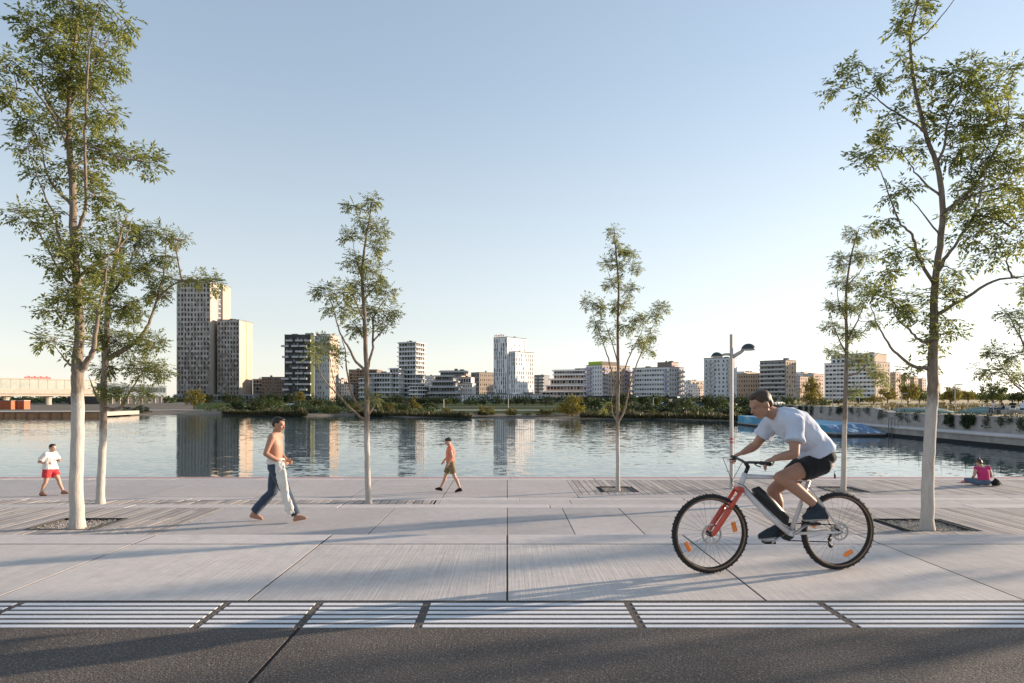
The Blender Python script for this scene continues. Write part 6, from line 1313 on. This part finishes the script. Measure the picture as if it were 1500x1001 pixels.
# parked cars
mat('car_white', (.62, .62, .62), .03, 3, .25, bstr=0, spec=.6); mat('car_silver', (.32, .33, .35), .03, 3, .25, .4, bstr=0); mat('car_dark', (.03, .035, .045), .03, 3, .2, bstr=0, spec=.6); mat('car_blue', (.06, .11, .22), .03, 3, .2, bstr=0, spec=.6); mat('headlight', (.6, .6, .58), 0, 3, .2, bstr=0)
def car_meshes():
    b = MB(); sec = [(-2.15, .62, .12, .30), (-2.05, .62, .82, .30), (-1.2, .66, .92, .25), (-.2, .9, .93, .22), (1.2, .9, .95, .22), (1.95, .88, .92, .26), (2.15, .82, .75, .32)]
    vs = []
    for x, w_, h, z0 in [(-2.2, .70, .62, .30), (-2.1, .82, .74, .24), (-1.1, .86, .90, .20), (0, .87, .93, .20), (1.3, .87, .95, .20), (2.0, .84, .93, .26), (2.15, .78, .72, .34)]: vs += [(x, -w_ + .04, z0), (x, -w_, (z0 + h) / 2), (x, -w_ + .06, h), (x, w_ - .06, h), (x, w_, (z0 + h) / 2), (x, w_ - .04, z0)]
    fs = [(i * 6 + k, (i + 1) * 6 + k, (i + 1) * 6 + (k + 1) % 6, i * 6 + (k + 1) % 6) for i in range(6) for k in range(6)] + [(5, 4, 3, 2, 1, 0), tuple(36 + k for k in range(6))]
    b.add(vs, fs); body_ = b.mesh('body')
    b = MB(); vs = []
    for x, w_, z in ((-1.15, .78, .91), (-.45, .62, 1.40), (1.2, .62, 1.42), (1.95, .76, .94)): vs += [(x, -w_, z), (x, w_, z)]
    b.add(vs + [(1.95, -.8, .9), (-1.15, -.8, .9), (1.95, .8, .9), (-1.15, .8, .9)], [(0, 2, 3, 1), (4, 6, 7, 5), (0, 9, 8, 6, 4, 2), (1, 3, 5, 7, 10, 11)]); cab = b.mesh('windows')
    b = MB(); b.box(-.46, 1.22, -.63, .63, 1.415, 1.46); roof_ = b.mesh('roof')
    b = MB(); b.tube([V((0, -.1, 0)), V((0, .1, 0))], .32, 16); wh_ = b.mesh('wheel')
    b = MB(); b.ell((0, 0, 0), (.05, .14, .08)); hl = b.mesh('headlight')
    for me, m in ((body_, 'car_white'), (cab, 'glass_dark'), (roof_, 'car_white'), (wh_, 'tyre_rubber'), (hl, 'headlight')): me.materials.append(M[m])
    return body_, cab, roof_, wh_, hl
CM = car_meshes()
for px, cm, rz_, lb in ((872, 'car_silver', 0, 'silver car beside the golden willow'), (945, 'car_white', 0, 'white car under the left half of the ribbon window block'), (975, 'car_dark', 0, 'dark car under the right end of the ribbon window block'), (999, 'car_white', 0, 'white car in the gap beside the small pale houses'), (1018, 'car_blue', 0, 'blue car before the small pale houses'), (1046, 'car_silver', 3.14, 'silver car left of the lamp post'), (1080, 'car_white', 0, 'white car right of the lamp post'), (1100, 'car_blue', 3.14, 'blue car behind the head of the cyclist'), (430, 'car_white', 0, 'white car at the foot of the charcoal tower')):
    p = W(px, 0, 189.5); o = empty('parked_car', (p.x, 189.5, -1.16), rz_, lb, 'car', 'cars parked on the far street')
    def put(n_, me, loc, m=None):
        q = bpy.data.objects.new(n_, me); COL.objects.link(q); q.parent = o; q.location = loc
        if m: q.material_slots[0].link = 'OBJECT'; q.material_slots[0].material = M[m]
    put('body', CM[0], (0, 0, 0), cm); put('windows', CM[1], (0, 0, 0)); put('roof', CM[2], (0, 0, 0), cm)
    for x in (-1.35, 1.35):
        for y in (-.74, .74): put('wheel', CM[3], (x, y, .32))
    for y in (-.6, .6): put('headlight', CM[4], (-2.14, y, .58))
# far lamps
def far_lamp(px, yt, Y, zb, lb):
    p = W(px, 0, Y); h = CH - (yt - HY) / F * Y - zb; o = empty('street_lamp', (p.x, Y, zb), 0, lb, 'street lamp', 'slim lamp posts on the far banks'); r = max(.06, .0005 * Y)
    b = MB(); b.tube([V((0, 0, -.1)), V((0, 0, h))], [r * 1.2, r], 8); b.build('pole', 'lamp_metal', o); b = MB(); b.loft([(V((-.1, 0, h)), .10, .06), (V((.5, 0, h + .05)), .14, .07), (V((1.0, 0, h + .06)), .12, .05)], V((0, 1, 0)), 8); b.build('lamp_head', 'lamp_metal', o)
for a in ((650, 585, 175, -1.2, 'slim lamp post before the rounded dark block'), (744.5, 584, 178, -1.2, 'slim lamp post before the slim white tower'), (957, 583, 175, -1.2, 'slim lamp post under the ribbon window block'), (1139, 585, 150, -1.2, 'slim lamp post right behind the rider'), (1186, 583, 140, -.6, 'slim lamp post left of the broad white block'), (1219.5, 571, 120, -.05, 'tall pale lamp post in front of the broad white block'), (1259, 578, 120, -.05, 'lamp post before the middle of the broad white block'), (1321, 577, 110, -.05, 'lamp post left of the big right trunk'), (1399, 564, 90, -.05, 'taller post with side arm right of the big trunk')): far_lamp(*a)
